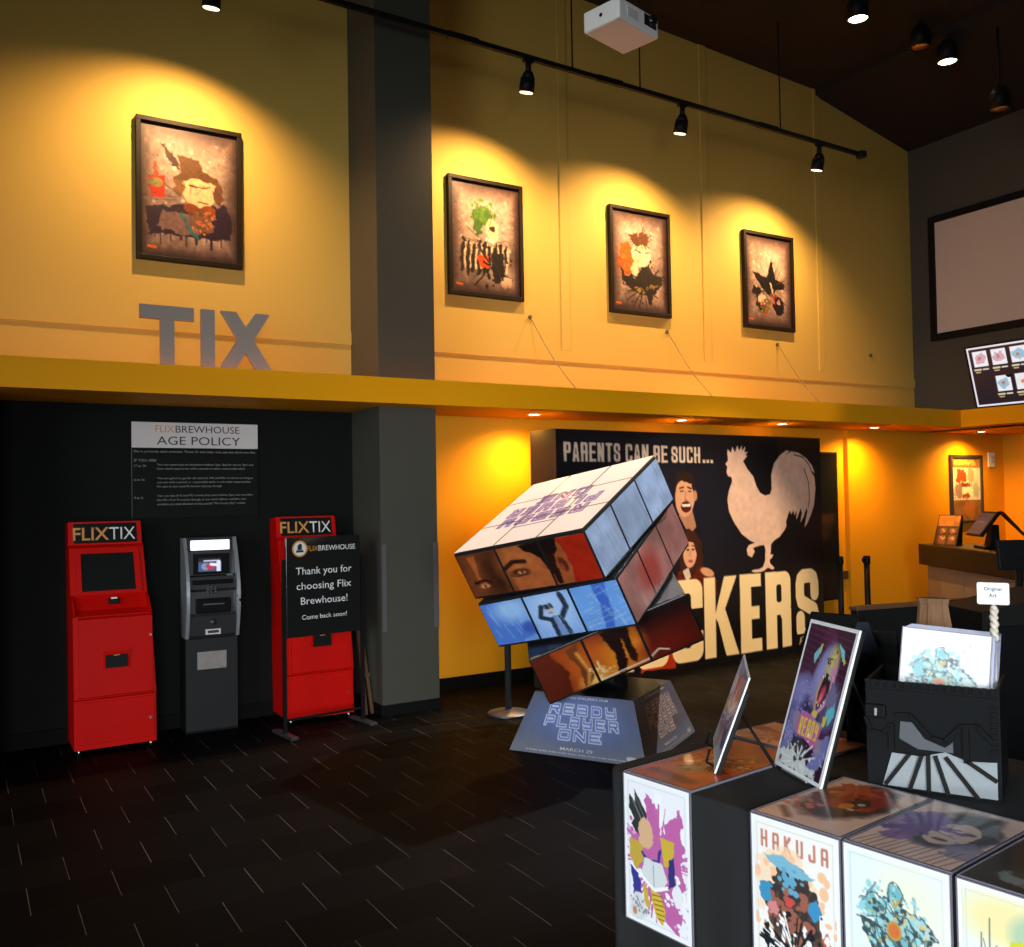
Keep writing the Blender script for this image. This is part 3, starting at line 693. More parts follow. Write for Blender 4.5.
# ------------------------------------------------------------------ cash machine
t = thing('cash_machine', (1.635, 7.262, 0), R(-2), 'slim dark cash machine with silver side rails between the red kiosks', 'cash machine')
b = B(); b.prism([(0, 0), (0, .70), (-.26, .70), (-.255, .02), (-.24, 0)], 'x', -.185, .185); b.obj('cabinet', mat('cash_machine_paint', (.016, .0165, .017, 1), .5, spec=.2), t)
fasc = [(-.02, .70), (-.02, 1.425), (-.20, 1.435), (-.225, 1.33), (-.25, 1.33), (-.262, 1.16), (-.30, 1.15), (-.318, 1.06), (-.30, 1.04), (-.305, .88), (-.315, .86), (-.30, .72), (-.27, .69)]
b = B(); b.prism(fasc, 'x', -.165, .165); b.obj('fascia', mat('cash_machine_fascia', (.022, .021, .022, 1), .35, noise=.2, nscale=20), t)
for s in (-1, 1):
    pts = []
    for i in range(15):
        k = i / 14; z = .70 + .735 * k; y = -.255 - .125 * math.sin(PI * (k * .9 + .08)) + .05 * k; pts.append((y, z))
    back = [(max(-.21, -.02 - .0 * z), z) for y, z in pts]
    poly = pts + [(-.10, 1.43), (-.10, .70)]
    b = B()
    xa, xb = (s * .168, s * .192)
    b.prism(poly, 'x', min(xa, xb), max(xa, xb)); b.obj('side_rail', M['silver'], t)
b = B(); b.box(-.140, .140, -.232, -.215, 1.342, 1.415, bev=.003); b.obj('lit_header', M['atmlit'], t)
b = B(); b.box(-.13, .13, -.274, -.255, 1.165, 1.318, bev=.004); b.obj('screen_bezel', M['blackp'], t)
p = Pic(.165, .095, .004, (70, 80, 120)); p.line([(.0, .012), (.165, .012)], .03, (10, 10, 14)); p.line([(.04, .02), (.13, .02)], .009, (230, 235, 250)); p.ell(.05, .06, .03, .025, (120, 150, 190)); p.ell(.085, .062, .035, .02, (190, 60, 80), rot=.3); p.line([(.145, .03), (.145, .095)], .03, (225, 230, 250)); p.line([(.09, .045), (.13, .05)], .02, (235, 240, 255))
print_mesh('screen', p, M['artlit'], t, (-.095, -.2755, 1.285), (.165, 0, 0), (0, 0, -.10))
b = B(); b.box(.105, .15, -.300, -.255, 1.145, 1.165, bev=.004); b.obj('card_slot', mat('green_card_slot', (.08, .16, .13, 1), .3), t)
b = B(); b.box(-.145, .145, -.335, -.28, 1.095, 1.125, bev=.006); b.obj('shelf', M['blackp'], t)
b = B()
for i in range(4):
    for j in range(3): b.box(-.05 + j * .026, -.03 + j * .026, -.340, -.318, 1.012 + i * .019, 1.026 + i * .019, bev=.002)
b.obj('keypad', M['greymetal'], t)
b = B(); b.box(-.125, .125, -.345, -.29, .885, .99, bev=.008); ds = b.obj('cash_dispenser', M['blackp'], t)
b = B(); b.box(-.075, .075, -.348, -.344, .945, .955); b.obj('dispenser_slot', M['greymetal'], ds)
b = B(); b.lathe([(.0, 0), (.022, 0), (.024, .012), (.0, .014)]); b.xf(Matrix.Translation((.0, -.305, .815)) @ Matrix.Rotation(R(90), 4, 'X')); b.obj('receipt_button', M['greymetal'], t)
b = B(); b.box(-.055, .055, -.318, -.30, .725, .765, bev=.002); b.obj('white_label', M['lgrey'], t)
b = B(); b.box(-.038, .038, -.3195, -.317, .735, .755); b.obj('label_print', M['dtext'], t)
b = B(); b.box(-.105, .105, -.266, -.256, .465, .595, bev=.002); nt_ = b.obj('notice_plate', mat('notice_plate_print', (.26, .235, .215, 1), .4, noise=.25, nscale=40), t)
b = B(); b.lathe([(.0, 0), (.012, 0), (.012, .012), (.0, .013)]); b.xf(Matrix.Translation((.187, -.372, .97)) @ Matrix.Rotation(R(90), 4, 'X')); b.obj('lock', M['black'], t)

# ------------------------------------------------------------------ thank-you sign on its stand
t = thing('sign_stand', (2.35, 6.60, 0), R(7), 'black floor sign thanking guests, standing in front of the second red kiosk', 'floor sign')
for s in (-1, 1):
    x = s * .318
    b = B(); b.box(x - .028, x + .028, -.17, .17, 0, .022, bev=.004); b.obj('foot', M['greymetal'], t)
    b = B(); b.box(x - .012, x + .012, -.012, .012, .022, 1.27); b.obj('post', M['black'], t)
b = B(); b.box(-.306, .306, -.006, .006, .10, .118); b.obj('crossbar', M['black'], t)
b = B(); b.box(-.302, .302, -.010, .010, .70, 1.43, bev=.003); pn = b.obj('sign_panel', M['glass_black'], t)
text('white_lettering', [('Thank you for', .0, 1.155, .455, .056, 'c'), ('choosing Flix', .0, 1.045, .445, .056, 'c'), ('Brewhouse!', .0, .935, .38, .056, 'c'), ('Come back soon!', .0, .825, .365, .035, 'c'), ('BREWHOUSE', -.045, 1.325, .305, .040, 'l')], M['ltext'], pn, (0, -.0105, 0), rv, uv, depth=.0006)
text('orange_lettering', [('FLIX', -.138, 1.325, .09, .040, 'l')], M['otext'], pn, (0, -.0105, 0), rv, uv, depth=.0006)
b = B(); b.cone((-.195, -.0102, 1.345), (-.195, -.012, 1.345), .060, n=32); b.obj('orange_ring', M['otext'], pn)
b = B(); b.cone((-.195, -.0122, 1.345), (-.195, -.0130, 1.345), .049, n=32); b.obj('white_disc', M['ltext'], pn)
b = B(); b.prism([(-.214, 1.337), (-.18, 1.337), (-.178, 1.372), (-.19, 1.385), (-.2, 1.378), (-.212, 1.372)], 'y', -.0138, -.0131); b.prism([(-.228, 1.318), (-.165, 1.318), (-.17, 1.335), (-.222, 1.335)], 'y', -.0138, -.0131); b.obj('beer_emblem', M['dtext'], pn)

# folded wooden easel behind the sign, against the column
t = thing('folded_easel', (2.80, 6.95, 0), R(0), 'folded brown wooden easel leaning between the red kiosk and grey column', 'easel')
for dx, dy in ((-.03, 0), (.03, .02)):
    b = B(); b.hexa([(dx - .014, dy - .12, 0), (dx + .014, dy - .12, 0), (dx + .014, dy - .095, 0), (dx - .014, dy - .095, 0), (dx * .4 - .012, dy + .12, .80), (dx * .4 + .012, dy + .12, .80), (dx * .4 + .012, dy + .145, .80), (dx * .4 - .012, dy + .145, .80)])
    b.obj('leg', M['brownwood'], t)
b = B(); b.box(-.035, .045, -.03, -.015, .28, .31); b.obj('cross_rail', M['brownwood'], t)

# ------------------------------------------------------------------ chrome stanchion beside the cube
t = thing('stanchion_post', (3.70, 6.20, 0), 0, 'slim chrome stanchion on a round base behind the giant puzzle cube', 'stanchion')
b = B(); b.lathe([(.0, 0), (.165, 0), (.17, .008), (.16, .02), (.06, .035), (.03, .045), (0, .045)]); b.obj('base', M['greymetal'], t)
b = B(); b.lathe([(.0, .04), (.026, .04), (.026, .92), (.03, .93), (.03, .97), (.02, .985), (0, .985)]); b.obj('post', M['greymetal'], t)

# ------------------------------------------------------------------ giant puzzle-cube display
BC = Vector((3.847, 5.15, 0))
t = thing('cube_display', BC, R(-59.97), 'giant twisted puzzle-cube movie display balanced on a sloping lettered base', 'movie display')
hb, ht, hz = .4875, .355, .38
b = B(); b.hexa([(-hb, -hb, 0), (hb, -hb, 0), (hb, hb, 0), (-hb, hb, 0), (-ht, -ht, hz), (ht, -ht, hz), (ht, ht, hz), (-ht, ht, hz)]); base = b.obj('base', M['cubebody'], t)
def logo(p, cx, y, wR, wP, wO, h, gap, th, col, inner, oth):
    p.word('REaDY', cx - wR / 2, y, wR, h, wR * .045, th, col, outline=inner, oth=oth)
    p.word('PLayER', cx - wP / 2, y + h + gap, wP, h, wP * .035, th, col, outline=inner, oth=oth)
    p.word('ONE', cx - wO / 2, y + 2 * (h + gap), wO, h, wO * .06, th, col, outline=inner, oth=oth)
def base_art(glow, line, inner, txt, gk):
    p = Pic(.975, .40, .0055, (92, 96, 110)); p.mottle(.15, .1, 4)
    p.ell(.52, .17, .42, .2, glow, soft=.2, al=gk)
    p.put(np.clip((p.Y - .25) / .12, 0, 1), (128, 134, 150), .6)  # greyish window reflection painted into the foot of the panel print
    logo(p, .50, .060, .60, .62, .34, .074, .008, .024, line, inner, .010)
    x = .385
    for ch, adv in (('M', .034), ('A', .03), ('R', .03), ('C', .03), ('H', .045), ('2', .026), ('9', .026)): x += adv
    for k in range(30): p.line([(.12 + k * .024, .378), (.12 + k * .024 + .008 + .006 * (k * 7 % 3), .378)], .006, txt, al=.8)
    p.line([(.86, .365), (.90, .365)], .03, txt)
    return p
def trap(P0, P1, T0, T1):
    P0, P1, T0, T1 = [np.array(q, float) for q in (P0, P1, T0, T1)]
    def f(P, U, V):
        U, V = U[..., None], V[..., None]
        return (T0 * (1 - U) + T1 * U) * (1 - V) + (P0 * (1 - U) + P1 * U) * V
    return f
def face_lettering(parent, P0, P1, T0, T1, m, names=True):
    P0, P1, T0, T1 = [Vector(q) for q in (P0, P1, T0, T1)]
    rt_ = (P1 - P0).normalized(); up_ = ((T0 + T1) / 2 - (P0 + P1) / 2).normalized(); o = (P0 + P1) / 2
    text('lettering', [('MARCH 29', .0, .040, .23, .021, 'c'), ('A STEVEN SPIELBERG FILM', .0, .372, .36, .014, 'c')], m, parent, o, rt_, up_, off=.003, bold=.004, depth=.0006)
e = .002
P0, P1, T0, T1 = (-hb, -hb - e, .004), (hb, -hb - e, .004), (-ht, -ht - e, hz), (ht, -ht - e, hz)
fa = print_mesh('front_panel', base_art((118, 140, 214), (244, 246, 255), (84, 116, 214), (214, 218, 230), .8), M['artcube'], base, (0, 0, 0), (1, 0, 0), (0, 0, -1), bend=trap(P0, P1, T0, T1))
face_lettering(base, P0, P1, T0, T1, M['ltext'])
P0, P1, T0, T1 = (hb + e, -hb, .004), (hb + e, hb, .004), (ht + e, -ht, hz), (ht + e, ht, hz)
fb = print_mesh('side_panel', base_art((110, 100, 104), (230, 196, 176), (104, 90, 86), (190, 160, 140), .6), M['artcube'], base, (0, 0, 0), (1, 0, 0), (0, 0, -1), bend=trap(P0, P1, T0, T1))
face_lettering(base, P0, P1, T0, T1, M['bone'])
CM = Matrix(((.31900, .82808, -.46101, 3.755), (-.93306, .35973, .00052, 5.207), (.16626, .42998, .88740, 1.160), (0, 0, 0, 1)))
LM = t.matrix_basis.inverted() if False else (Matrix.Translation(BC) @ Matrix.Rotation(R(-59.97), 4, 'Z')).inverted()
CL = LM @ CM
# neck that carries the cube
pb = CL @ Vector((0, 0, -.50))
b = B(); b.cone((0, 0, hz - .02), (pb.x * .7, pb.y * .7, hz + .16), .17, .12, n=24); b.cone((pb.x * .7, pb.y * .7, hz + .15), (pb.x, pb.y, pb.z + .1), .11, .11, n=24); b.obj('neck', M['cubebody'], t)
EA = 1.095; hh = EA / 2; s3 = EA / 3
def face_image(w, h):
    p = Pic(w, h, .0085, (150, 78, 38)); p.mottle(.22, .2, 5)
    p.poly([(0, 0), (.36, 0), (.42, h), (0, h)], (92, 48, 26)); p.ell(.10, .2, .09, .25, (120, 62, 30), rot=.2, soft=.08); p.poly([(.1, .03), (.17, .02), (.14, .2), (.2, .3), (.12, .3)], (176, 92, 44), rough=.01, rs=.1)
    p.ell(.30, .22, .1, .16, (60, 30, 18), soft=.1, al=.9); p.ell(.5, .15, .16, .16, (186, 104, 52), soft=.14, al=.8); p.ell(.6, .32, .2, .1, (176, 94, 48), soft=.1, al=.8)
    p.line([(.38, .17), (.46, .125), (.56, .135)], .034, (46, 24, 16), soft=.012); p.ell(.49, .215, .075, .028, (74, 36, 20), soft=.02); p.ell(.50, .22, .032, .014, (206, 150, 96)); p.ell(.505, .218, .011, .013, (40, 24, 16))
    p.line([(.4, .235), (.46, .25), (.56, .24)], .01, (70, 34, 18))
    p.line([(.08, .25), (.17, .235), (.22, .26)], .026, (50, 26, 16), soft=.01); p.ell(.15, .285, .04, .014, (190, 140, 90)); p.ell(.15, .285, .01, .012, (40, 24, 16))
    p.poly([(.55, 0), (.86, 0), (.84, .1), (.78, .16), (.76, .3), (.72, .22), (.70, .12), (.6, .06)], (24, 15, 13), rough=.02, rs=.06)
    p.ell(.84, .215, .055, .095, (158, 78, 40), rot=-.2); p.ell(.845, .21, .03, .06, (92, 40, 22), rot=-.2); p.ell(.83, .23, .016, .03, (140, 66, 36))
    p.poly([(.74, .1), (.80, .12), (.78, .36), (.74, .365)], (40, 20, 14), rough=.02, rs=.05)
    p.poly([(.86, 0), (w, 0), (w, h), (.88, h), (.91, .2)], (158, 30, 14), rough=.02, rs=.1); p.mottle(.14, .05, 9)
    for k in range(12): p.line([(.9 + k * .017, 0), (.93 + k * .015, h)], .004, (186, 60, 30), al=.5)
    return p
def blue_image(w, h):
    p = Pic(w, h, .0085, (84, 136, 226)); p.mottle(.22, .18, 15)
    p.poly([(0, 0), (.3, 0), (.24, h), (0, h)], (52, 96, 200), rough=.03, rs=.15); p.ell(.24, .08, .14, .10, (128, 178, 244), soft=.1); p.ell(.33, .26, .07, .06, (38, 66, 168), soft=.03); p.ell(.25, .31, .06, .03, (50, 90, 190), soft=.02)
    p.poly([(.365, 0), (.73, 0), (.73, h), (.365, h)], (118, 166, 240), al=.75); p.ell(.55, .15, .16, .18, (158, 198, 250), soft=.12, al=.8)
    # figure with raised arms, dark jacket and headset
    p.poly([(.50, .20), (.60, .19), (.625, .30), (.63, h), (.50, h), (.50, .29)], (22, 28, 48), rough=.006); p.poly([(.535, .20), (.575, .2), (.60, h), (.535, h)], (92, 128, 190), rough=.006)
    p.line([(.60, .21), (.665, .13), (.655, .04)], .042, (22, 28, 48)); p.ell(.652, .03, .018, .026, (26, 30, 46)); p.line([(.51, .22), (.44, .19), (.475, .11)], .036, (22, 28, 48)); p.ell(.478, .105, .02, .02, (28, 32, 50))
    p.ell(.535, .135, .028, .038, (186, 164, 160)); p.poly([(.495, .09), (.56, .085), (.57, .125), (.50, .135)], (24, 26, 40)); p.line([(.52, .165), (.55, .163)], .007, (90, 60, 66))
    p.poly([(.74, 0), (w, 0), (w, h), (.74, h)], (76, 138, 228), al=.6); p.poly([(.90, 0), (1.0, .0), (.98, .2), (.95, h), (.88, h), (.91, .15)], (38, 78, 190), rough=.02, rs=.08)
    rng = random.Random(4)
    for k in range(40):
        x = rng.random() * w; y = rng.random() * h; L = .04 + .12 * rng.random(); p.line([(x, y), (x + L * .25, y + L)], .005, (176, 218, 255), al=.55)
    for k in range(30):
        x = .75 + rng.random() * .34; y = rng.random() * h; L = .03 + .1 * rng.random(); p.line([(x, y), (x + L, y - L * .3)], .005, (196, 230, 255), al=.5)
    p.c = 255 * (p.c / 255) ** .72
    return p
def fire_image(w, h):
    p = Pic(w, h, .0085, (150, 56, 18)); p.mottle(.5, .14, 25)
    p.ell(.62, .30, .28, .24, (240, 140, 36), soft=.2, al=.9); p.ell(.3, .2, .13, .2, (204, 96, 30), soft=.15, al=.8); p.ell(.34, .34, .08, .06, (255, 196, 96), soft=.08)
    p.poly([(.0, 0), (.12, 0), (.2, .2), (.16, h), (0, h)], (96, 32, 14), rough=.03, rs=.08); p.poly([(.24, .02), (.33, .0), (.31, .14), (.36, .3), (.3, h), (.26, h), (.28, .2)], (120, 60, 26), rough=.02, rs=.05); p.line([(.3, .08), (.33, .25), (.29, .36)], .02, (232, 160, 70), soft=.02)
    p.splash(.4, .30, .1, 30, (255, 220, 150), 5, .008, 1)
    p.poly([(.48, 0), (.62, 0), (.60, .14), (.585, .3), (.55, h), (.5, h), (.53, .2)], (34, 16, 12), rough=.01); p.poly([(.6, 0), (.68, 0), (.655, .14), (.66, .28), (.64, .34), (.61, .3), (.61, .12)], (34, 16, 12), rough=.01)
    p.put(np.clip((p.X - .70) / .08, 0, 1), (74, 16, 12), .92); p.ell(.86, .30, .2, .1, (120, 26, 14), soft=.1, al=.7); p.put(np.clip((p.X - .72) / .02, 0, 1) * np.clip((.16 - p.Y) / .12, 0, 1), (28, 12, 12), .9)
    p.line([(.38, .355), (.72, .345), (.80, .30), (.86, .335)], .012, (255, 236, 214), soft=.004)
    return p
def streak_image(w, h, base, cols, seed, hot=None):
    p = Pic(w, h, .010, base); p.mottle(.25, .2, seed); rng = random.Random(seed)
    for k in range(70):
        x = rng.random() * w; y = rng.random() * h; L = .05 + .2 * rng.random(); p.line([(x, y), (x + L * .12, y + L)], .004 + .008 * rng.random(), rng.choice(cols), al=.35)
    if hot: p.ell(hot[0], hot[1], .16, .14, hot[2], soft=.12, al=.7)
    return p
def logo_top():
    p = Pic(EA, EA, .0075, (244, 240, 240)); q = Pic(EA, EA, .0075, (244, 240, 240))
    logo(q, EA / 2, .30, .74, .78, .44, .14, .018, .042, (58, 52, 150), (206, 200, 226), .014)
    for k in range(12): q.line([(.38 + k * .03, .26), (.40 + k * .03, .26)], .012, (70, 66, 140))
    p.c = q.c[::-1, ::-1].copy()   # the logo reads from the far side of the cube
    return p
GAP = .008; ST = .018
def layer(k, zt, zb, th, front, right, back):
    m = CL @ Matrix.Rotation(th, 4, 'Z'); mr = m.to_3x3()
    b = B(); b.box(-hh, hh, -hh, hh, zb + .006, zt - .006, bev=.010); b.xf(m); ly = b.obj('cube_layer', M['cubebody'], t)
    def stick(pic, o, rgt, dwn, n=3, nm='sticker'):
        o, rgt, dwn = Vector(o), Vector(rgt), Vector(dwn); L = rgt.length
        for i in range(n):
            a = i / n + ST / L / 2; c = (i + 1) / n - ST / L / 2
            cr = pic.crop(pic.w * a, pic.w * c, 0, pic.h)
            print_mesh(nm, cr, M['artcube'], ly, m @ (o + rgt * a), mr @ (rgt * (c - a)), mr @ dwn)
    H_ = zt - zb; y0 = zt - .024; d = (0, 0, -(H_ - .048))
    stick(front, (-hh, -hh - .0015, y0), (EA, 0, 0), d)
    stick(right, (hh + .0015, -hh, y0), (0, EA, 0), d)
    stick(back, (-hh - .0015, hh, y0), (0, -EA, 0), d)
    stick(back, (hh, hh + .0015, y0), (-EA, 0, 0), d)
    return ly, m, mr
plain = Pic(EA, s3, .06, (52, 58, 78))
l1, m1, mr1 = layer(0, hh, hh - s3, 0, face_image(EA, s3), streak_image(EA, s3, (168, 188, 220), [(214, 226, 240), (130, 148, 180), (110, 126, 160)], 3), plain)
tp = logo_top()
for i in range(3):
    for j in range(3):
        g = ST * .35
        x0, x1, y0, y1 = i * s3 + g, (i + 1) * s3 - g, j * s3 + g, (j + 1) * s3 - g
        cr = tp.crop(x0, x1, y0, y1)
        print_mesh('sticker', cr, M['artcube'], l1, m1 @ Vector((-hh + x0, hh - y0, hh + .0015)), mr1 @ Vector((x1 - x0, 0, 0)), mr1 @ Vector((0, -(y1 - y0), 0)))
layer(1, hh - s3, hh - 2 * s3, .0852, blue_image(EA, s3), streak_image(EA, s3, (172, 118, 110), [(206, 150, 140), (130, 76, 70), (190, 80, 70)], 6, (.42, .2, (180, 60, 50))), plain)
layer(2, hh - 2 * s3, -hh, .6194, fire_image(EA, s3), streak_image(EA, s3, (66, 24, 18), [(110, 40, 26), (40, 16, 12)], 9), plain)

# ------------------------------------------------------------------ wide movie standee
SL, SH = 3.692, 2.285
t = thing('movie_standee', (4.446, 6.58, 0), R(4.278), 'huge black movie standee with a pale rooster and the large word BLOCKERS', 'movie standee')
def fold(x): return -.045 * (1 - abs(x - 2.92) / .84) if 2.08 < x < 3.70 else 0.0
xs = [0, 2.08, 2.92, SL]
b = B(); b.prism([(x, fold(x)) for x in xs] + [(SL, .37), (0, .37)], 'z', 0, SH); b.obj('box_body', M['standee_side'], t)
p = Pic(SL, SH, .0085, (20, 17, 20)); p.mottle(.25, .5, 3); p.ell(1.2, .9, 1.2, .9, (34, 32, 44), soft=.8, al=.8)
TXT = (226, 196, 172); LET = (255, 222, 168)
BG = (20, 17, 20)
def words(t_, x, y, w, h, gap, th):
    lw = (w - gap * (len(t_) - 1)) / len(t_)
    for i, ch in enumerate(t_): p.heavy(ch, x + i * (lw + gap), y, lw, h, th, TXT, BG)
words('PARENTS', .085, SH - 2.172, .66, .17, .018, .030); words('CAN', .81, SH - 2.168, .29, .168, .018, .030); words('BE', 1.165, SH - 2.160, .185, .162, .018, .030); words('SUCH', 1.40, SH - 2.156, .395, .156, .018, .030)
for k in range(3): p.line([(1.845 + k * .055, SH - 2.016), (1.85 + k * .055, SH - 2.016)], .032, TXT, cheb=True)
def V(l): return [(x, SH - z) for x, z in l]
roost = [(2.148,1.993),(2.19,2.027),(2.183,2.082),(2.185,2.146),(2.233,2.105),(2.256,2.169),(2.291,2.111),(2.326,2.184),(2.349,2.129),(2.393,2.185),(2.391,2.129),(2.443,2.178),(2.424,2.113),(2.475,2.122),(2.44,2.085),(2.469,2.08),(2.404,2.023),(2.464,1.94),(2.546,1.869),(2.586,1.771),(2.639,1.699),(2.711,1.67),(2.786,1.683),(2.814,1.74),(2.811,1.884),(2.855,1.999),(2.947,2.086),(3.062,2.14),(3.13,2.141),(3.051,2.093),(3.152,2.132),(3.291,2.12),(3.429,2.062),(3.531,1.988),(3.585,1.899),(3.519,1.929),(3.574,1.854),(3.588,1.734),(3.552,1.555),(3.49,1.452),(3.42,1.364),(3.362,1.316),(3.394,1.41),(3.426,1.498),(3.408,1.528),(3.357,1.44),(3.285,1.368),(3.321,1.471),(3.305,1.53),(3.256,1.457),(3.216,1.4),(3.229,1.502),(3.186,1.45),(3.165,1.504),(3.127,1.461),(3.106,1.505),(3.072,1.462),(3.033,1.391),(3.041,1.347),(3.007,1.305),(2.915,1.236),(2.825,1.197),(2.785,1.164),(2.772,1.056),(2.816,1.06),(2.797,1.027),(2.761,1.006),(2.76,.972),(2.828,.917),(2.801,.898),(2.728,.925),(2.662,.892),(2.554,.882),(2.483,.898),(2.513,.915),(2.598,.916),(2.655,.935),(2.692,1.004),(2.696,1.117),(2.68,1.16),(2.607,1.155),(2.521,1.139),(2.54,1.096),(2.496,1.042),(2.434,1.068),(2.428,1.129),(2.458,1.17),(2.544,1.189),(2.481,1.211),(2.358,1.285),(2.258,1.399),(2.189,1.512),(2.168,1.636),(2.196,1.732),(2.24,1.814),(2.233,1.861),(2.184,1.87),(2.165,1.911),(2.179,1.961)]
p.poly(V(roost), (236, 190, 164))
p.line(V([(3.20, 2.10), (3.36, 2.075), (3.47, 2.0), (3.535, 1.9)]), .012, (24, 20, 20)); p.line(V([(3.38, 1.95), (3.46, 1.80), (3.47, 1.62), (3.44, 1.53)]), .012, (24, 20, 20))
# laughing man and a woman, seen past the cube
p.poly(V([(1.28, .9), (1.32, 1.38), (1.46, 1.47), (1.66, 1.47), (1.78, 1.36), (1.86, .9)]), (26, 24, 32)); p.poly(V([(1.48, 1.5), (1.66, 1.56), (1.72, 1.38), (1.62, 1.30)]), (186, 128, 96))
p.ell(1.575, SH - 1.68, .135, .205, (224, 160, 122), rot=.12); p.poly(V([(1.43, 1.76), (1.46, 1.88), (1.56, 1.925), (1.68, 1.89), (1.72, 1.76), (1.69, 1.70), (1.66, 1.80), (1.52, 1.83)]), (48, 30, 22), rough=.01)
p.ell(1.715, SH - 1.68, .025, .05, (206, 140, 104)); p.line(V([(1.50, 1.755), (1.555, 1.765)]), .016, (60, 36, 26)); p.line(V([(1.61, 1.765), (1.66, 1.75)]), .016, (60, 36, 26)); p.line(V([(1.51, 1.725), (1.55, 1.727)]), .012, (50, 34, 30)); p.line(V([(1.62, 1.725), (1.655, 1.722)]), .012, (50, 34, 30)); p.line(V([(1.585, 1.72), (1.57, 1.645), (1.6, 1.635)]), .012, (176, 112, 84))
p.ell(1.585, SH - 1.575, .07, .055, (92, 28, 26)); p.poly(V([(1.525, 1.60), (1.65, 1.605), (1.64, 1.575), (1.535, 1.575)]), (240, 232, 222))
p.poly(V([(1.48, .85), (1.5, 1.28), (1.58, 1.36), (1.70, 1.34), (1.80, 1.22), (1.80, .95), (1.86, .80), (1.7, .7)]), (62, 32, 22), rough=.02, rs=.06)
p.ell(1.625, SH - 1.14, .095, .155, (226, 164, 128), rot=.08); p.poly(V([(1.52, 1.1), (1.54, 1.27), (1.66, 1.33), (1.74, 1.22), (1.72, 1.1), (1.68, 1.22), (1.58, 1.25)]), (66, 34, 22), rough=.01)
p.ell(1.595, SH - 1.16, .018, .01, (40, 26, 24)); p.ell(1.665, SH - 1.16, .018, .01, (40, 26, 24)); p.line(V([(1.575, 1.195), (1.61, 1.2)]), .01, (70, 40, 28)); p.line(V([(1.65, 1.2), (1.685, 1.19)]), .01, (70, 40, 28)); p.line(V([(1.63, 1.15), (1.625, 1.10), (1.64, 1.095)]), .009, (190, 126, 96)); p.ell(1.63, SH - 1.05, .03, .013, (170, 60, 52))
p.poly(V([(1.40, .8), (1.46, .96), (1.58, .99), (1.66, .90), (1.74, 1.0), (1.92, .95), (1.99, .84), (2.0, .70), (1.4, .70)]), (104, 34, 22), rough=.01)
for k in range(8): p.line(V([(1.45 + k * .07, .72), (1.45 + k * .07, .93)]), .012, (52, 18, 14), al=.7)
for k in range(4): p.line(V([(1.42, .74 + k * .06), (1.97, .74 + k * .06)]), .012, (60, 22, 16), al=.7)
p.poly(V([(1.52, .96), (1.60, .99), (1.63, .90), (1.57, .85)]), (222, 200, 176)); p.ell(1.86, SH - .93, .10, .04, (222, 160, 122), rot=.3)
p.poly(V([(.95, .05), (1.05, .07), (1.40, .05), (1.40, .30), (.98, .30)]), (176, 48, 22), rough=.02, rs=.1); p.mottle(.06, .05, 4)
# the big word
zt, zb = .875, .085
def bw(ch, x, w, th): p.heavy(ch, x, SH - zt, w, zt - zb, th, LET, BG)
for ch, x, w in (('B', .05, .41), ('L', .50, .36), ('O', .90, .41), ('C', 1.36, .425), ('K', 1.805, .47), ('R', 2.685, .40), ('S', 3.175, .42)): bw(ch, x, w, .162)
bw('E', 2.315, .305, .16)
p.poly(V([(3.19, .19), (3.47, .19), (3.47, .05), (3.19, .05)]), (20, 17, 18))
print_mesh('poster_front', p, M['artcube'], t, (0, 0, SH), (SL, 0, 0), (0, 0, -SH), bend=lambda P, U, Vv: np.stack([P[..., 0], np.array([[fold(x) for x in row] for row in P[:1, :, 0]]).repeat(P.shape[0], 0) - .003, P[..., 2]], -1))
text('date_lettering', [('APRIL 6', 3.20, .085, .24, .085, 'l')], mat('tan_lettering', (.55, .38, .25, 1), .5), t, (0, -.046, 0), (1, 0, 0), (0, 0, 1), bold=.02)

# ------------------------------------------------------------------ black display case / television on the lobby wall
t = thing('wall_television', (8.50, YW, 1.30), 0, 'tall black wall television half hidden behind the movie standee', 'television')
b = B(); b.box(-.33, .33, -.085, -.02, -.86, .86, bev=.006); b.box(-.2, .2, -.02, 0, -.3, .3); b.obj('casing', M['black'], t)
b = B(); b.box(-.31, .31, -.088, -.0855, -.84, .84); b.obj('screen', M['glass_black'], t)
b = B(); b.box(8.2, 9.05, YW - .03, YW, .66, .76, bev=.004); b.obj('trim_6', M['brownwood'], kind='structure')
for x, y, lb in ((7.98, 6.50, 'black belt stanchion nearer the movie standee, before the yellow wall'), (8.23, 6.36, 'black belt stanchion nearer the concession counter, before the yellow wall')):
    t = thing('belt_stanchion', (x, y, 0), 0, lb, 'stanchion', 'belt stanchions')
    b = B(); b.lathe([(0, 0), (.13, 0), (.135, .01), (.12, .025), (.05, .035), (0, .035)]); b.obj('base', M['black'], t)
    b = B(); b.lathe([(0, .03), (.03, .03), (.03, .93), (0, .93)], n=18); b.obj('post', M['black'], t)
    b = B(); b.lathe([(0, .93), (.036, .93), (.037, .935), (.037, 1.005), (.03, 1.015), (0, 1.015)], n=18); b.box(-.06, -.03, -.018, .018, .95, .995, bev=.004); b.obj('belt_head', M['blackp'], t)

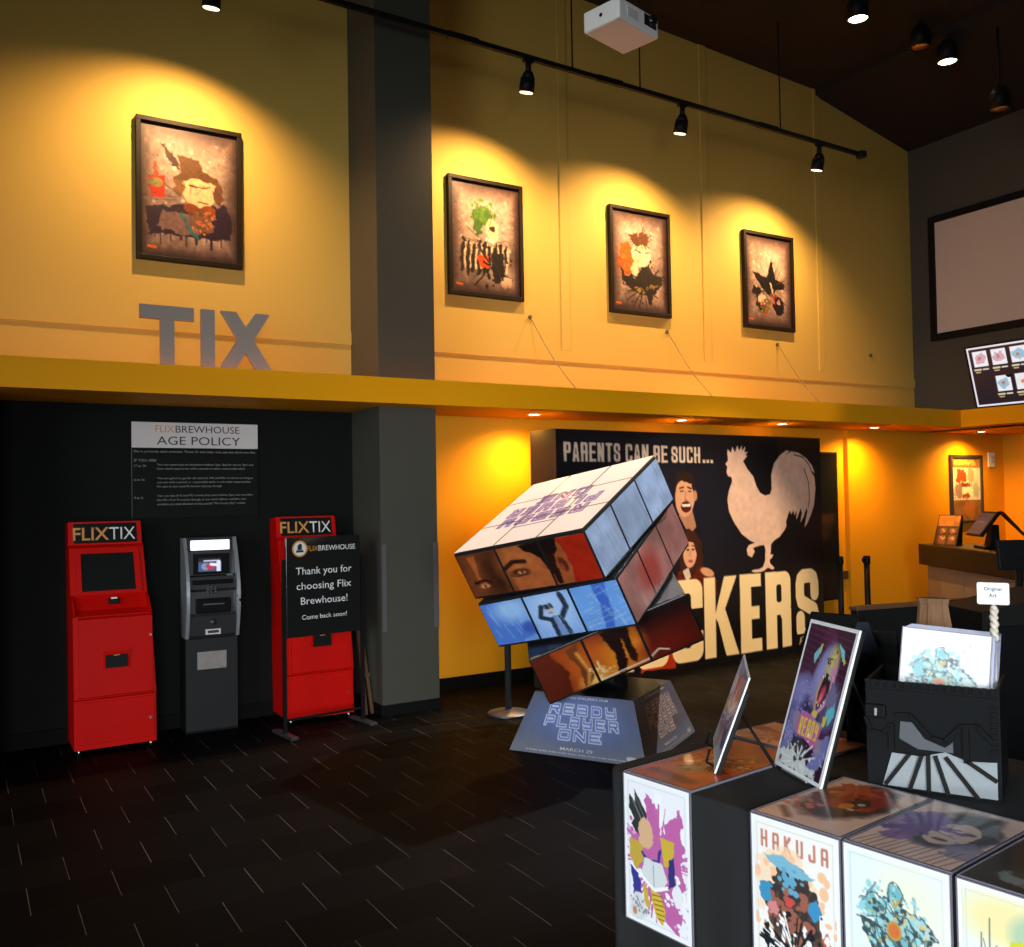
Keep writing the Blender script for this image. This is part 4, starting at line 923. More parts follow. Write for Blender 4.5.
# ------------------------------------------------------------------ right bulkhead: projection screen and menu display
t = thing('projection_screen', (XR, 5.2, 4.32), 0, 'large grey projection screen in a black frame on the grey bulkhead wall', 'projection screen')
ya, yb_, za, zb_ = -2.4, 1.80, -.775, .775; fr = .085
b = B()
for q in ((-.05, 0, ya, yb_, zb_ - fr, zb_), (-.05, 0, ya, yb_, za, za + fr), (-.05, 0, ya, ya + fr, za + fr, zb_ - fr), (-.05, 0, yb_ - fr, yb_, za + fr, zb_ - fr)): b.box(*q, bev=.004)
b.obj('frame', M['black'], t)
b = B(); b.box(-.03, -.005, ya + fr - .005, yb_ - fr + .005, za + fr - .005, zb_ - fr + .005); b.obj('screen_fabric', M['screenfab'], t)
t = thing('menu_display', (10.20, 5.72, 3.0), 0, 'tilted lit menu display above the yellow beam, below the projection screen', 'display')
TL = Vector((-.10, .64, .338)); DN = Vector((.20, 0, -.673)); RT = Vector((0, -1.20, 0)); NR = RT.cross(-DN).normalized()
if NR.x > 0: NR = -NR
b = B(); q = [TL + DN, TL + DN + RT, TL + RT, TL]
q = [v + (v - (TL + DN / 2 + RT / 2)) * .04 for v in q]
b.hexa([v - NR * .05 for v in q] + [v for v in q]); b.obj('casing', M['black'], t)
p = Pic(1.2, .70, .006, (228, 224, 232)); p.poly([(.022, .022), (1.178, .022), (1.178, .678), (.022, .678)], (30, 24, 34))
rng = random.Random(5)
for r_ in range(2):
    for c_ in range(5):
        if r_ == 1 and c_ == 0: continue
        x = .06 + c_ * .222; y = .05 + r_ * .31; cc = rng.choice([(150, 190, 215), (235, 228, 228), (210, 170, 190), (120, 170, 205)])
        p.poly([(x, y), (x + .17, y), (x + .17, y + .18), (x, y + .18)], (238, 236, 240)); p.ell(x + .085, y + .09, .07, .06, cc, rough=.03, rs=.04, seed=c_); p.ell(x + .08, y + .09, .02, .02, (210, 120, 70), rough=.02)
        p.line([(x, y + .215), (x + .07, y + .215)], .022, (214, 200, 170)); p.line([(x + .10, y + .215), (x + .16, y + .215)], .018, (220, 210, 190)); p.line([(x + .01, y + .245), (x + .06, y + .245)], .014, (200, 180, 120))
print_mesh('screen', p, M['artlit'], t, TL + NR * .002, RT, DN)
b = B(); b.cone((.0, .2, .0), (.23, .2, 0), .04, n=12); b.cone((.0, -.4, .0), (.23, -.4, 0), .04, n=12); b.obj('wall_bracket', M['black'], t)

# framed menu poster and a thermostat on the concession wall
YC2 = YW - .06
t = thing('menu_poster', (11.37, YC2, 1.70), 0, 'narrow framed poster of posters and bottles on the yellow concession wall', 'poster')
b = B()
for q in ((-.35, .35, -.03, 0, .41, .45), (-.35, .35, -.03, 0, -.45, -.41), (-.35, -.31, -.03, 0, -.41, .41), (.31, .35, -.03, 0, -.41, .41)): b.box(*q, bev=.003)
b.obj('frame', M['greymetal'], t)
p = Pic(.62, .82, .008, (150, 106, 62)); p.mottle(.25, .1, 4); p.poly([(0, .13), (.62, .13), (.62, .55), (0, .55)], (226, 222, 226)); p.line([(.07, .06), (.5, .06)], .05, (206, 170, 110), rough=.03, rs=.04)
p.ell(.2, .24, .13, .09, (176, 72, 48), rough=.06, rs=.05); p.ell(.4, .23, .08, .1, (206, 160, 170), rough=.05); p.ell(.25, .36, .16, .03, (120, 46, 40), rough=.04); p.ell(.14, .44, .09, .09, (150, 130, 140), rough=.06); p.poly([(.22, .38), (.44, .38), (.44, .52), (.2, .5)], (240, 238, 240), rough=.02); p.ell(.52, .42, .07, .1, (176, 190, 196), rough=.04); p.ell(.3, .5, .1, .03, (150, 70, 50), rough=.04); p.ell(.36, .68, .14, .1, (176, 110, 56), rough=.06, rs=.05)
print_mesh('poster_print', p, M['artgloss'], t, (-.31, -.012, .41), (.62, 0, 0), (0, 0, -.82))
t = thing('thermostat', (11.95, YC2, 2.09), 0, 'small pale thermostat on the yellow wall right of the menu poster', 'thermostat')
b = B(); b.box(-.075, .075, -.02, 0, -.10, .10, bev=.008); b.obj('plate', M['whitep'], t)
b = B(); b.box(-.03, .05, -.028, -.02, -.04, .05, bev=.004); b.obj('dial', M['lgrey'], t)

# concession counter
ang = math.atan2(-.8519, -.5237)
t = thing('concession_counter', (9.674, 6.759, 0), ang, 'long bronze-fronted concession counter with a thick dark top at the right', 'counter')
b = B(); b.box(0, 3.6, 0, .62, .83, 1.07, bev=.012); b.obj('countertop', M['countertop'], t)
b = B(); b.box(.08, 3.52, .07, .58, .08, .83); b.obj('front_panel', M['counterfront'], t)
for k in range(4):
    b = B(); b.box(.10 + k * .86, .12 + k * .86 + .80, .064, .0705, .12, .80, bev=.003); b.obj('cladding_panel', M['counterfront'], t)
b = B(); b.box(.10, 3.5, .10, .56, 0, .08); b.obj('plinth', M['base'], t)
CTR = Matrix.Translation((9.674, 6.759, 0)) @ Matrix.Rotation(ang, 4, 'Z')
def on_counter(name, s, dpt, rz, label, cat):
    m = CTR @ Matrix.Translation((s, dpt, 1.07)) @ Matrix.Rotation(rz, 4, 'Z'); return thing(name, None, 0, label, cat, matrix=m)
# local x runs along the counter (to the right in the view), local -y faces the lobby
t = on_counter('brochure_holder', .40, .16, R(32), 'brown leaflet holder of four small pictures on the counter, left of the register', 'brochure holder')
b = B(); b.hexa([(-.14, -.06, 0), (.14, -.06, 0), (.14, .06, 0), (-.14, .06, 0), (-.13, .06, .34), (.15, .06, .34), (.15, .075, .34), (-.13, .075, .34)]); b.obj('stand', M['countertop'], t)
p = Pic(.26, .33, .007, (60, 34, 18)); p.poly([(.0, 0), (.26, 0), (.26, .12), (0, .12)], (186, 112, 40)); p.mottle(.3, .04, 4)
for x, y in ((.03, .14), (.15, .14), (.03, .22), (.15, .22)): p.poly([(x, y), (x + .09, y), (x + .09, y + (.05 if y < .2 else .10)), (x, y + (.05 if y < .2 else .10))], (112, 70, 40)); p.ell(x + .045, y + .035, .03, .02, (206, 150, 96), rough=.02); p.ell(x + .03, y + .05, .015, .02, (170, 60, 40), rough=.02)
print_mesh('leaflet_print', p, M['art'], t, (-.122, .056, .335), (.26, 0, 0), (.0, -.116, -.33))
t = on_counter('cash_register', 1.12, .26, R(-6), 'dark touch-screen cash register on the concession counter', 'cash register')
b = B(); b.box(-.15, .15, -.10, .14, 0, .03, bev=.006); b.hexa([(-.08, -.02, .03), (.08, -.02, .03), (.08, .08, .03), (-.08, .08, .03), (-.06, .02, .25), (.06, .02, .25), (.06, .08, .25), (-.06, .08, .25)]); b.obj('base', M['blackp'], t)
b = B(); b.hexa([(-.21, -.16, .14), (.19, -.16, .14), (.19, -.13, .13), (-.21, -.13, .13), (-.19, .02, .39), (.21, .02, .39), (.21, .05, .38), (-.19, .05, .38)]); b.obj('monitor', M['blackp'], t)
p = Pic(.36, .26, .008, (58, 44, 50)); p.mottle(.4, .02, 5); p.line([(.08, .11), (.28, .115)], .012, (150, 130, 140), al=.7); p.line([(.06, .15), (.3, .15)], .05, (70, 52, 58))
print_mesh('screen', p, M['artlit'], t, (-.172, .002, .375), (.36, 0, 0), (-.018, -.155, -.215))
b = B(); b.hexa([(.05, .07, .39), (.21, .05, .40), (.30, .25, .14), (.14, .28, .14), (.05, .10, .38), (.21, .08, .385), (.29, .27, .13), (.13, .30, .13)]); b.obj('customer_display', M['blackp'], t)
t = on_counter('card_reader', 1.58, .16, R(0), 'small black card reader on the counter, right of the register', 'card reader')
b = B(); b.box(-.05, .05, -.05, .05, 0, .10, bev=.008); b.obj('reader_body', M['black'], t)
b = B(); b.box(-.035, .035, -.052, -.0495, .045, .085); b.obj('display', M['glass_black'], t)
t = on_counter('counter_card', 1.86, .30, R(0), 'dark counter card with three lines of white words, right of the register', 'card')
b = B(); b.box(-.13, .13, 0, .015, 0, .23, bev=.002); b.obj('card_board', mat('brown_card', (.05, .028, .016, 1), .5), t)
text('white_lettering', [('FIRST', .0, .155, .16, .034, 'c'), ('TIME', .0, .105, .14, .034, 'c'), ('HERE?', .0, .055, .16, .034, 'c')], M['ltext'], t, (0, -.0005, 0), (1, 0, 0), (0, 0, 1), bold=.01)

# ------------------------------------------------------------------ dark furniture between the art table and the counter
t = thing('black_partition', (3.99, 3.15, 0), R(-10), 'low black partition with a thin wooden top edge behind the art table', 'partition')
b = B(); b.box(0, .98, 0, .05, 0, 1.08, bev=.004); b.obj('panel', M['black'], t)
b = B(); b.box(-.005, .985, -.005, .055, 1.08, 1.10, bev=.003); b.obj('top_edge', M['brownwood'], t)
def tablet(x, y, rz, z, tilt, label):
    t = thing('tablet_stand', (x, y, 0), rz, label, 'tablet stand', 'tablet stands')
    b = B(); b.lathe([(0, 0), (.19, 0), (.19, .015), (.03, .03), (0, .03)]); b.obj('base', M['black'], t)
    b = B(); b.cone((0, 0, .02), (0, 0, z - .10), .022, n=14); b.obj('pole', M['black'], t)
    m = Matrix.Translation((0, 0, z - .08)) @ Matrix.Rotation(tilt, 4, 'X')
    b = B(); b.box(-.13, .13, -.015, .015, -.09, .09, bev=.008); b.xf(m); b.obj('tablet', M['blackp'], t)
    b = B(); b.box(-.115, .115, -.0175, -.0145, -.075, .075); b.xf(m); b.obj('screen', M['glass_black'], t)
tablet(3.50, 2.90, R(-75), 1.13, R(-38), 'black tablet on a floor stand left of the black partition')
tablet(5.47, 3.15, R(150), 1.38, R(8), 'black tablet on a tall floor stand at the right edge of view')
t = thing('black_cabinet', (4.55, 2.72, 0), R(-25), 'black cabinet with a sloping top behind the crate of prints', 'cabinet')
b = B(); b.prism([(-.22, 0), (.22, 0), (.22, 1.18), (-.22, 1.10)], 'y', -.18, .18); b.obj('cabinet_body', M['black'], t)
b = B(); b.box(-.19, .19, -.19, -.1805, .2, 1.03, bev=.004); d_ = b.obj('door', M['blackp'], t)
b = B(); b.cone((.15, -.19, .7), (.15, -.21, .7), .012, n=12); b.obj('knob', M['greymetal'], d_)

# ------------------------------------------------------------------ the art table
TA = math.atan2(-.9925, .122); TM = Matrix.Translation((1.968, 2.522, 0)) @ Matrix.Rotation(TA, 4, 'Z')
ZTAB = .745
t = thing('display_table', None, 0, 'long display table under a floor-length black cloth, covered in art prints', 'table', matrix=TM)
def ring(off, z, wave):
    pts = []; x0, x1, y0, y1 = -.10, 2.5, .0, 1.15; r = .06
    def seg(xa, ya, xb, yb_, n, nx_, ny_):
        for i in range(n):
            k = i / n; w = wave * (.5 + .5 * math.sin(k * n * .9 + xa * 5)); pts.append((xa + (xb - xa) * k + nx_ * (off - w), ya + (yb_ - ya) * k + ny_ * (off - w), z))
    def arc(cx, cy, a0):
        for i in range(6):
            a = a0 + i / 6 * PI / 2; pts.append((cx + (r + off) * math.cos(a), cy + (r + off) * math.sin(a), z))
    seg(x0 + r, y0, x1 - r, y0, 60, 0, -1); arc(x1 - r, y0 + r, -PI / 2); seg(x1, y0 + r, x1, y1 - r, 30, 1, 0); arc(x1 - r, y1 - r, 0)
    seg(x1 - r, y1, x0 + r, y1, 60, 0, 1); arc(x0 + r, y1 - r, PI / 2); seg(x0, y1 - r, x0, y0 + r, 30, -1, 0); arc(x0 + r, y0 + r, PI)
    return pts
b = B(); rings = [[b.bm.verts.new(q) for q in ring(o_, z_, w_)] for o_, z_, w_ in ((-.012, ZTAB, 0), (-.003, ZTAB - .003, 0), (0, ZTAB - .014, 0), (0, .55, .008), (.0, .3, .018), (.0, .012, .03))]
for a_, c_ in zip(rings[:-1], rings[1:]):
    for i in range(len(a_)):
        f = b.bm.faces.new((a_[i], a_[(i + 1) % len(a_)], c_[(i + 1) % len(c_)], c_[i])); f.smooth = True
b.bm.faces.new(rings[0]); b.bm.faces.new(rings[-1][::-1])
b.obj('tablecloth', M['blackfab'], t)

PW, PH = .291, .487
def board(name, label, pic, w, h, mtx, group, th=.006, m=None, border=.012, white=True):
    """a print on a thin board in a sleeve: local x right, z up, -y is the printed side, origin = bottom-left"""
    t = thing(name, None, 0, label, 'art print', group, matrix=mtx)
    b = B(); b.box(0, w, -th / 2, th / 2, 0, h, bev=.001); b.obj('board', M['white'] if white else M['sleeveedge'], t)
    print_mesh('print_face', pic, m or M['artgloss'], t, (border, -th / 2 - .0008, h - border), (w - 2 * border, 0, 0), (0, 0, -(h - 2 * border)))
    b = B(); e_ = .003
    for q in ((-e_, 0, 0, h), (w, w + e_, 0, h), (-e_, w + e_, -e_, 0), (-e_, w + e_, h, h + e_)): b.box(q[0], q[1], -th / 2 - .0015, th / 2 + .0005, q[2], q[3])
    b.obj('sleeve_edge', M['sleeveedge'], t)
    return t
W_, H_ = PW - .024, PH - .024
def pbase(col=(226, 232, 234), w=W_, h=H_, st=.0022):
    p = Pic(w, h, st, col)
    g = .008
    for a in ([(g, g), (w - g, g)], [(g, g), (g, h - g)], [(w - g, g), (w - g, h - g)], [(g, h - g), (w - g, h - g)]): p.line(a, .0016, (150, 165, 170), al=.6)
    return p
def art_magenta():
    p = pbase((228, 230, 236))
    M_ = (182, 96, 158)
    p.poly([(.09, .03), (.14, .05), (.15, .15), (.24, .05), (.25, .12), (.25, .34), (.22, .43), (.24, .45), (.16, .42), (.09, .39), (.10, .30), (.02, .26), (.02, .18), (.1, .16)], M_, rough=.022, rs=.03, seed=4)
    p.poly([(.13, .02), (.165, .03), (.16, .14), (.135, .12)], (234, 236, 240), rough=.012, rs=.03); p.splash(.14, .25, .2, 120, M_, 5, .006, 1); p.splash(.2, .36, .1, 50, (232, 232, 238), 6, .008)
    # abstract dark shards, ochre and blue patches, pale bands
    p.poly([(.015, .05), (.04, .075), (.035, .03), (.065, .07), (.09, .10), (.10, .17), (.05, .155), (.055, .185), (.02, .15), (.035, .13), (.01, .10)], (46, 50, 50), rough=.004); p.line([(.03, .07), (.07, .13)], .006, (110, 116, 116)); p.line([(.04, .05), (.085, .12)], .004, (96, 100, 100))
    p.poly([(.012, .205), (.07, .20), (.075, .26), (.04, .30), (.012, .26)], (186, 158, 66), rough=.006, rs=.02); p.poly([(.15, .165), (.215, .165), (.20, .25), (.165, .25)], (196, 168, 60), rough=.006, rs=.02)
    p.ell(.085, .17, .035, .05, (206, 168, 132), rough=.012, rs=.02); p.line([(.07, .235), (.1, .26), (.14, .245), (.15, .21)], .012, (52, 54, 130), rough=.004)
    p.poly([(.075, .25), (.16, .25), (.18, .30), (.15, .34), (.09, .335), (.065, .30)], (206, 212, 214), rough=.006, rs=.03); p.line([(.06, .31), (.12, .345), (.18, .32)], .012, (236, 238, 240)); p.line([(.118, .265), (.12, .33)], .003, (120, 126, 130))
    p.poly([(.015, .29), (.05, .31), (.065, .37), (.03, .39)], (54, 56, 136), rough=.008); p.poly([(.185, .23), (.21, .21), (.215, .30), (.185, .32)], (50, 50, 112), rough=.006); p.ell(.22, .335, .022, .035, (222, 226, 230), rough=.008); p.ell(.045, .42, .038, .045, (206, 210, 214), rough=.015); p.splash(.05, .42, .05, 30, (130, 138, 142), 9, .005)
    p.poly([(.105, .345), (.145, .35), (.17, .40), (.155, .45), (.13, .43), (.11, .39)], (206, 176, 60), rough=.004)
    for k in range(6): p.line([(.11 + k * .005, .362 + k * .014), (.155 + k * .002, .356 + k * .015)], .003, (84, 70, 40))
    p.line([(.08, .35), (.09, .40)], .02, (196, 166, 60), rough=.006); p.ell(.03, .44, .01, .012, (190, 130, 90))
    return p
def art_hakuja():
    p = pbase((234, 232, 228)); p.word('HAKUJA', .022, .024, W_ - .044, .050, .017, .0078, (190, 124, 104))
    p.ell(.10, .18, .1, .12, (240, 206, 170), al=.7, rough=.04, rs=.05); p.splash(.13, .22, .15, 60, (236, 190, 150), 3, .012)
    p.poly([(.075, .10), (.17, .10), (.20, .18), (.225, .28), (.21, .40), (.16, .44), (.10, .42), (.05, .36), (.045, .26), (.07, .17)], (84, 66, 58), rough=.018, rs=.025, seed=7)
    p.poly([(.025, .095), (.09, .085), (.15, .10), (.205, .125), (.15, .135), (.115, .155), (.08, .125)], (120, 176, 198), rough=.008, rs=.02)
    p.splash(.13, .22, .09, 130, (58, 50, 48), 8, .010); p.splash(.12, .25, .08, 90, (150, 92, 76), 9, .010); p.ell(.115, .21, .012, .014, (206, 70, 70)); p.splash(.12, .15, .04, 25, (96, 160, 190), 10, .008)
    p.ell(.035, .20, .018, .03, (60, 140, 180), rough=.015, rs=.02); p.ell(.20, .21, .018, .03, (60, 140, 186), rough=.015, rs=.02); p.ell(.235, .29, .012, .03, (196, 90, 70), rough=.01); p.ell(.06, .24, .02, .02, (206, 130, 130), rough=.014)
    for k in range(13):
        x = .02 + k * .018; p.line([(x, .27 + .02 * (k % 4)), (x + .004, .44)], .010, (22, 26, 30) if k % 2 else (236, 236, 234), rough=.010, rs=.02, seed=k)
    p.splash(.13, .36, .12, 120, (26, 30, 34), 12, .007, 1); p.splash(.13, .36, .12, 60, (236, 234, 232), 14, .007, 1); p.ell(.2, .38, .02, .05, (70, 120, 140), rough=.02, rs=.02)
    return p
def armour(p, ox, oy, s, seed):
    """loose teal shards around one orange disc"""
    def T(l): return [(ox + x * s, oy + y * s) for x, y in l]
    TE, DK, LT = (116, 178, 184), (58, 78, 84), (182, 206, 206)
    r_ = dict(rough=.05 * s, rs=.07 * s)
    p.poly(T([(.08, .34), (.25, .22), (.40, .30), (.36, .46), (.18, .50)]), TE, seed=seed, **r_); p.poly(T([(.60, .30), (.80, .34), (.95, .50), (.78, .56), (.62, .48)]), LT, seed=seed + 1, **r_)
    p.poly(T([(.42, .10), (.50, .04), (.58, .14), (.56, .32), (.48, .38), (.42, .28)]), TE, seed=seed + 2, **r_); p.poly(T([(.30, .36), (.46, .38), (.62, .38), (.72, .50), (.62, .72), (.40, .74), (.28, .56)]), (140, 180, 184), seed=seed + 3, **r_)
    p.poly(T([(.05, .52), (.30, .56), (.55, .74), (.85, .72), (.98, .86), (.9, .98), (.5, .92), (.2, .78)]), DK, seed=seed + 4, **r_); p.poly(T([(.35, .62), (.7, .6), (.9, .70), (.85, .8), (.5, .8)]), TE, al=.8, seed=seed + 5, **r_)
    p.line(T([(.12, .36), (.28, .12)]), .035 * s, (110, 150, 160), rough=.02 * s, rs=.05 * s); p.line(T([(.72, .34), (.70, .16)]), .03 * s, (150, 180, 184), rough=.02 * s, rs=.05 * s)
    p.splash(ox + .5 * s, oy + .55 * s, .40 * s, 110, DK, seed, .024 * s); p.splash(ox + .45 * s, oy + .45 * s, .4 * s, 110, (150, 206, 212), seed + 9, .026 * s); p.splash(ox + .5 * s, oy + .6 * s, .4 * s, 60, (206, 190, 120), seed + 3, .016 * s)
    for pl in ([(.08, .34), (.25, .22), (.40, .30), (.36, .46), (.18, .50)], [(.60, .30), (.80, .34), (.95, .50), (.78, .56), (.62, .48)], [(.42, .10), (.50, .04), (.58, .14), (.56, .32), (.48, .38), (.42, .28), (.42, .10)], [(.28, .56), (.30, .36), (.46, .38), (.62, .38), (.72, .50), (.62, .72)], [(.05, .52), (.30, .56), (.55, .74), (.85, .72), (.98, .86)]):
        p.line(T(pl), .016 * s, DK, al=.85, rough=.03 * s, rs=.05 * s, seed=seed)
    for k in range(14): p.line(T([(.1 + .055 * k, .5 + .2 * ((k * 5) % 3) / 3), (.16 + .055 * k, .62 + .2 * ((k * 5) % 4) / 4)]), .014 * s, (70, 96, 104), al=.8, rough=.02 * s, rs=.04 * s)
    p.ell(ox + .48 * s, oy + .56 * s, .085 * s, .10 * s, (186, 150, 66)); p.ell(ox + .48 * s, oy + .56 * s, .06 * s, .075 * s, (206, 110, 60)); p.line(T([(.47, .24), (.5, .30), (.54, .23)]), .025 * s, (206, 150, 60))
    return p
def art_teal():
    p = pbase((222, 232, 234)); p.ell(.17, .12, .1, .12, (232, 232, 206), soft=.1, al=.8); p.ell(.06, .33, .05, .05, (240, 224, 180), soft=.04); armour(p, .012, .04, .245, 5); p.put(np.clip((p.Y - .30) / .1, 0, 1), (196, 206, 206), .35); p.splash(.13, .33, .11, 80, (70, 100, 108), 6, .008)
    return p
def art_ruin():
    p = pbase((226, 232, 228)); p.ell(.10, .06, .1, .06, (236, 222, 150), soft=.05, al=.8); p.ell(.16, .08, .05, .05, (150, 190, 170), soft=.03, al=.7)
    for x, h_ in ((.04, .17), (.06, .21), (.075, .15)): p.line([(x, .27), (x + .004, .27 - h_)], .003, (90, 100, 104)); p.line([(x, .27 - h_ * .5), (x - .012, .27 - h_ * .75)], .002, (90, 100, 104))
    p.poly([(.11, .10), (.14, .09), (.15, .25), (.11, .25)], (206, 206, 60), rough=.006); p.poly([(.145, .10), (.17, .10), (.175, .26), (.148, .26)], (44, 50, 56), rough=.006); p.poly([(.18, .13), (.24, .15), (.25, .3), (.18, .3)], (70, 84, 90), rough=.012, rs=.02)
    p.poly([(.02, .25), (.1, .22), (.25, .26), (.25, .44), (.02, .44)], (58, 70, 76), rough=.02, rs=.03); p.splash(.13, .3, .12, 120, (140, 176, 180), 7, .01, 1); p.splash(.13, .33, .12, 60, (206, 196, 80), 8, .008)
    return p
def hang(s): return TM @ Matrix.Translation((s, -.006, ZTAB + .003 - PH))
board('hanging_print', 'print of magenta splashes hanging on the left end of the table front', art_magenta(), PW, PH, hang(.001), 'prints hanging on the table front')
board('hanging_print', 'print headed HAKUJA hanging on the front of the table', art_hakuja(), PW, PH, hang(.531), 'prints hanging on the table front')
board('hanging_print', 'print of teal shards round an orange disc hanging on the table front', art_teal(), PW, PH, hang(.835), 'prints hanging on the table front')
board('hanging_print', 'print with pale yellow sky hanging on the table front, right of the teal one', art_ruin(), PW, PH, hang(1.144), 'prints hanging on the table front')
def flat(s, t0, L, ang=0): # local z of the board runs to the back of the table, printed side up
    return TM @ Matrix.Translation((s, t0, ZTAB + .005)) @ Matrix.Rotation(ang, 4, 'Z') @ Matrix.Rotation(R(-90), 4, 'X')
def art_orange(w, h):
    p = Pic(w, h, .004, (176, 62, 16)); p.mottle(.3, .08, 5); p.ell(.14, .30, .1, .18, (206, 110, 34), soft=.1, al=.8); p.ell(.12, .38, .06, .1, (150, 110, 70), rough=.04, rs=.04); p.splash(.14, .3, .14, 60, (120, 36, 12), 6, .012, 1); p.splash(.14, .25, .12, 40, (220, 140, 60), 7, .01); p.line([(.05, .5), (.22, .52)], .05, (110, 30, 10), soft=.03)
    p.line([(.20, .1), (.24, .2), (.2, .3)], .01, (120, 40, 16), rough=.02)
    return p
def art_red(w, h):
    p = Pic(w, h, .004, (222, 186, 166)); p.mottle(.1, .08, 5); p.ell(.14, .20, .115, .19, (52, 36, 30), soft=.03, rough=.02, rs=.05); p.ell(.155, .16, .085, .125, (150, 44, 20), rough=.03, rs=.04); p.ell(.06, .17, .035, .08, (110, 46, 30), rough=.03, rs=.03); p.ell(.17, .20, .03, .05, (60, 36, 30), rough=.02); p.ell(.155, .24, .02, .03, (206, 110, 30)); p.ell(.18, .2, .012, .012, (190, 170, 150)); p.ell(.18, .26, .012, .01, (190, 170, 150)); p.splash(.1, .1, .08, 60, (186, 80, 44), 5, .012, 1); p.line([(.03, .38), (.09, .44)], .02, (90, 70, 64), soft=.02); p.splash(.05, .3, .06, 30, (206, 110, 80), 8, .01)
    return p
def art_mauve(w, h):
    p = Pic(w, h, .004, (226, 196, 184)); p.mottle(.1, .08, 7); p.ell(.16, .20, .11, .17, (44, 42, 48), soft=.03, rough=.03, rs=.05); p.ell(.165, .23, .06, .10, (206, 180, 168), rough=.01, rs=.05); p.ell(.14, .20, .016, .01, (90, 70, 76), rough=.006); p.ell(.20, .20, .016, .01, (90, 70, 76), rough=.006); p.ell(.16, .29, .022, .01, (70, 40, 50)); p.ell(.06, .24, .05, .15, (130, 96, 160), al=.8, rough=.03, rs=.04); p.splash(.08, .22, .12, 60, (110, 84, 150), 5, .014, 1); p.ell(.24, .33, .05, .06, (130, 126, 160), al=.8, rough=.03)
    for k in range(13): p.line([(.01 + k * .02, h - .005), (.03 + k * .02, h - .09 - .02 * (k % 3))], .004, (90, 62, 62), al=.8)
    return p
def art_dark(w, h):
    p = Pic(w, h, .006, (44, 34, 22)); p.mottle(.3, .1, 7); p.ell(.1, .4, .05, .04, (120, 130, 130), rough=.03); p.ell(.2, .2, .1, .1, (30, 26, 24), rough=.04); p.splash(.15, .3, .1, 40, (70, 56, 40), 6, .012); return p
def art_pink(w, h):
    p = Pic(w, h, .006, (206, 152, 136)); p.mottle(.15, .08, 8); p.line([(.02, .1), (.28, .16)], .05, (150, 84, 60), rough=.03, rs=.05); p.put(np.clip((p.Y - .3) / .06, 0, 1), (206, 120, 40), .9); p.splash(.15, .2, .12, 50, (170, 96, 80), 5, .012, 1); return p
fw_ = PW - .012
board('flat_print', 'orange print lying flat on the left end of the table under the small easel', art_orange(fw_, .58), PW, .60, flat(.001, .0, .6), 'prints lying on the table', border=.006, white=False)
board('flat_print', 'print with a red-orange shape on beige, flat on the table above the HAKUJA print', art_red(fw_, .47), PW, PH, flat(.531, .0, .49), 'prints lying on the table', border=.006, white=False)
board('flat_print', 'print of a pale oval in dark violet strokes, flat on the table before the crate', art_mauve(fw_, .47), PW, PH, flat(.835, .0, .49), 'prints lying on the table', border=.006, white=False)
board('flat_print', 'dark brown print lying flat at the right edge of view on the table', art_dark(fw_, .47), PW, PH, flat(1.144, .0, .49), 'prints lying on the table', border=.006, white=False)
board('flat_print', 'pinkish print lying flat at the back of the table behind the small easel', art_pink(.43, fw_), .44, PW, flat(-.085, .645, .4, R(-4)), 'prints lying on the table', border=.006, white=False)

# ------------------------------------------------------------------ standing print of a roaring dinosaur
dx = Vector((.9, -.436, 0)).normalized(); dy = Vector((.436, .9, 0)).normalized()
m = Matrix(((dx.x, dy.x, 0, .283), (dx.y, dy.y, 0, .453), (0, 0, 1, ZTAB + .007), (0, 0, 0, 1)))
m = TM @ m @ Matrix.Rotation(R(-17.5), 4, 'X')
TW, TH = .298, .520
t = thing('standing_print', None, 0, 'tall print of a roaring violet dinosaur in a READY shirt, standing on the table', 'art print', matrix=m)
b = B(); b.box(0, TW, -.004, .004, 0, TH, bev=.001); b.obj('board', M['white'], t)
bw_, bh_ = TW - .026, TH - .026
p = Pic(bw_, bh_, .0028, (52, 24, 48))
for k in range(14): p.line([(-.02, .01 + k * .021), (bw_, .03 + k * .024)], .0022, (150, 50, 110), al=.8)
for k in range(11): p.line([(.13, -.05), (-.02 + k * .034, .34)], .002, (150, 50, 110), al=.7)
p.ell(.06, .29, .10, .12, (84, 80, 128), soft=.02, rough=.01); p.ell(.05, .24, .06, .055, (124, 122, 182), soft=.05); p.ell(.22, .26, .05, .09, (86, 80, 120), soft=.02, rough=.01); p.ell(.12, .29, .05, .06, (52, 44, 74), soft=.04)
p.ell(.155, .165, .06, .115, (108, 104, 158), rot=.22, soft=.012, rough=.006); p.ell(.14, .15, .03, .08, (150, 148, 204), rot=.25, soft=.04); p.ell(.186, .115, .03, .055, (210, 196, 84), rot=.1, soft=.03); p.ell(.205, .17, .016, .06, (206, 140, 176), rot=-.05, soft=.015); p.splash(.16, .13, .06, 90, (156, 150, 196), 4, .003); p.splash(.08, .25, .07, 90, (150, 146, 206), 5, .003)
p.poly([(.152, .165), (.172, .15), (.19, .165), (.205, .16), (.202, .21), (.188, .25), (.165, .275), (.146, .262), (.142, .215)], (24, 18, 26), rough=.003); p.ell(.168, .225, .014, .035, (186, 48, 84), rot=.25, soft=.008); p.ell(.164, .238, .006, .02, (226, 110, 140), rot=.25, soft=.004)
p.line([(.206, .16), (.208, .21), (.19, .258), (.165, .285), (.15, .29)], .014, (214, 150, 180), soft=.004); p.line([(.150, .17), (.138, .22), (.143, .27), (.152, .292)], .012, (196, 150, 110), soft=.004); p.ell(.152, .296, .018, .014, (214, 190, 96), soft=.006)
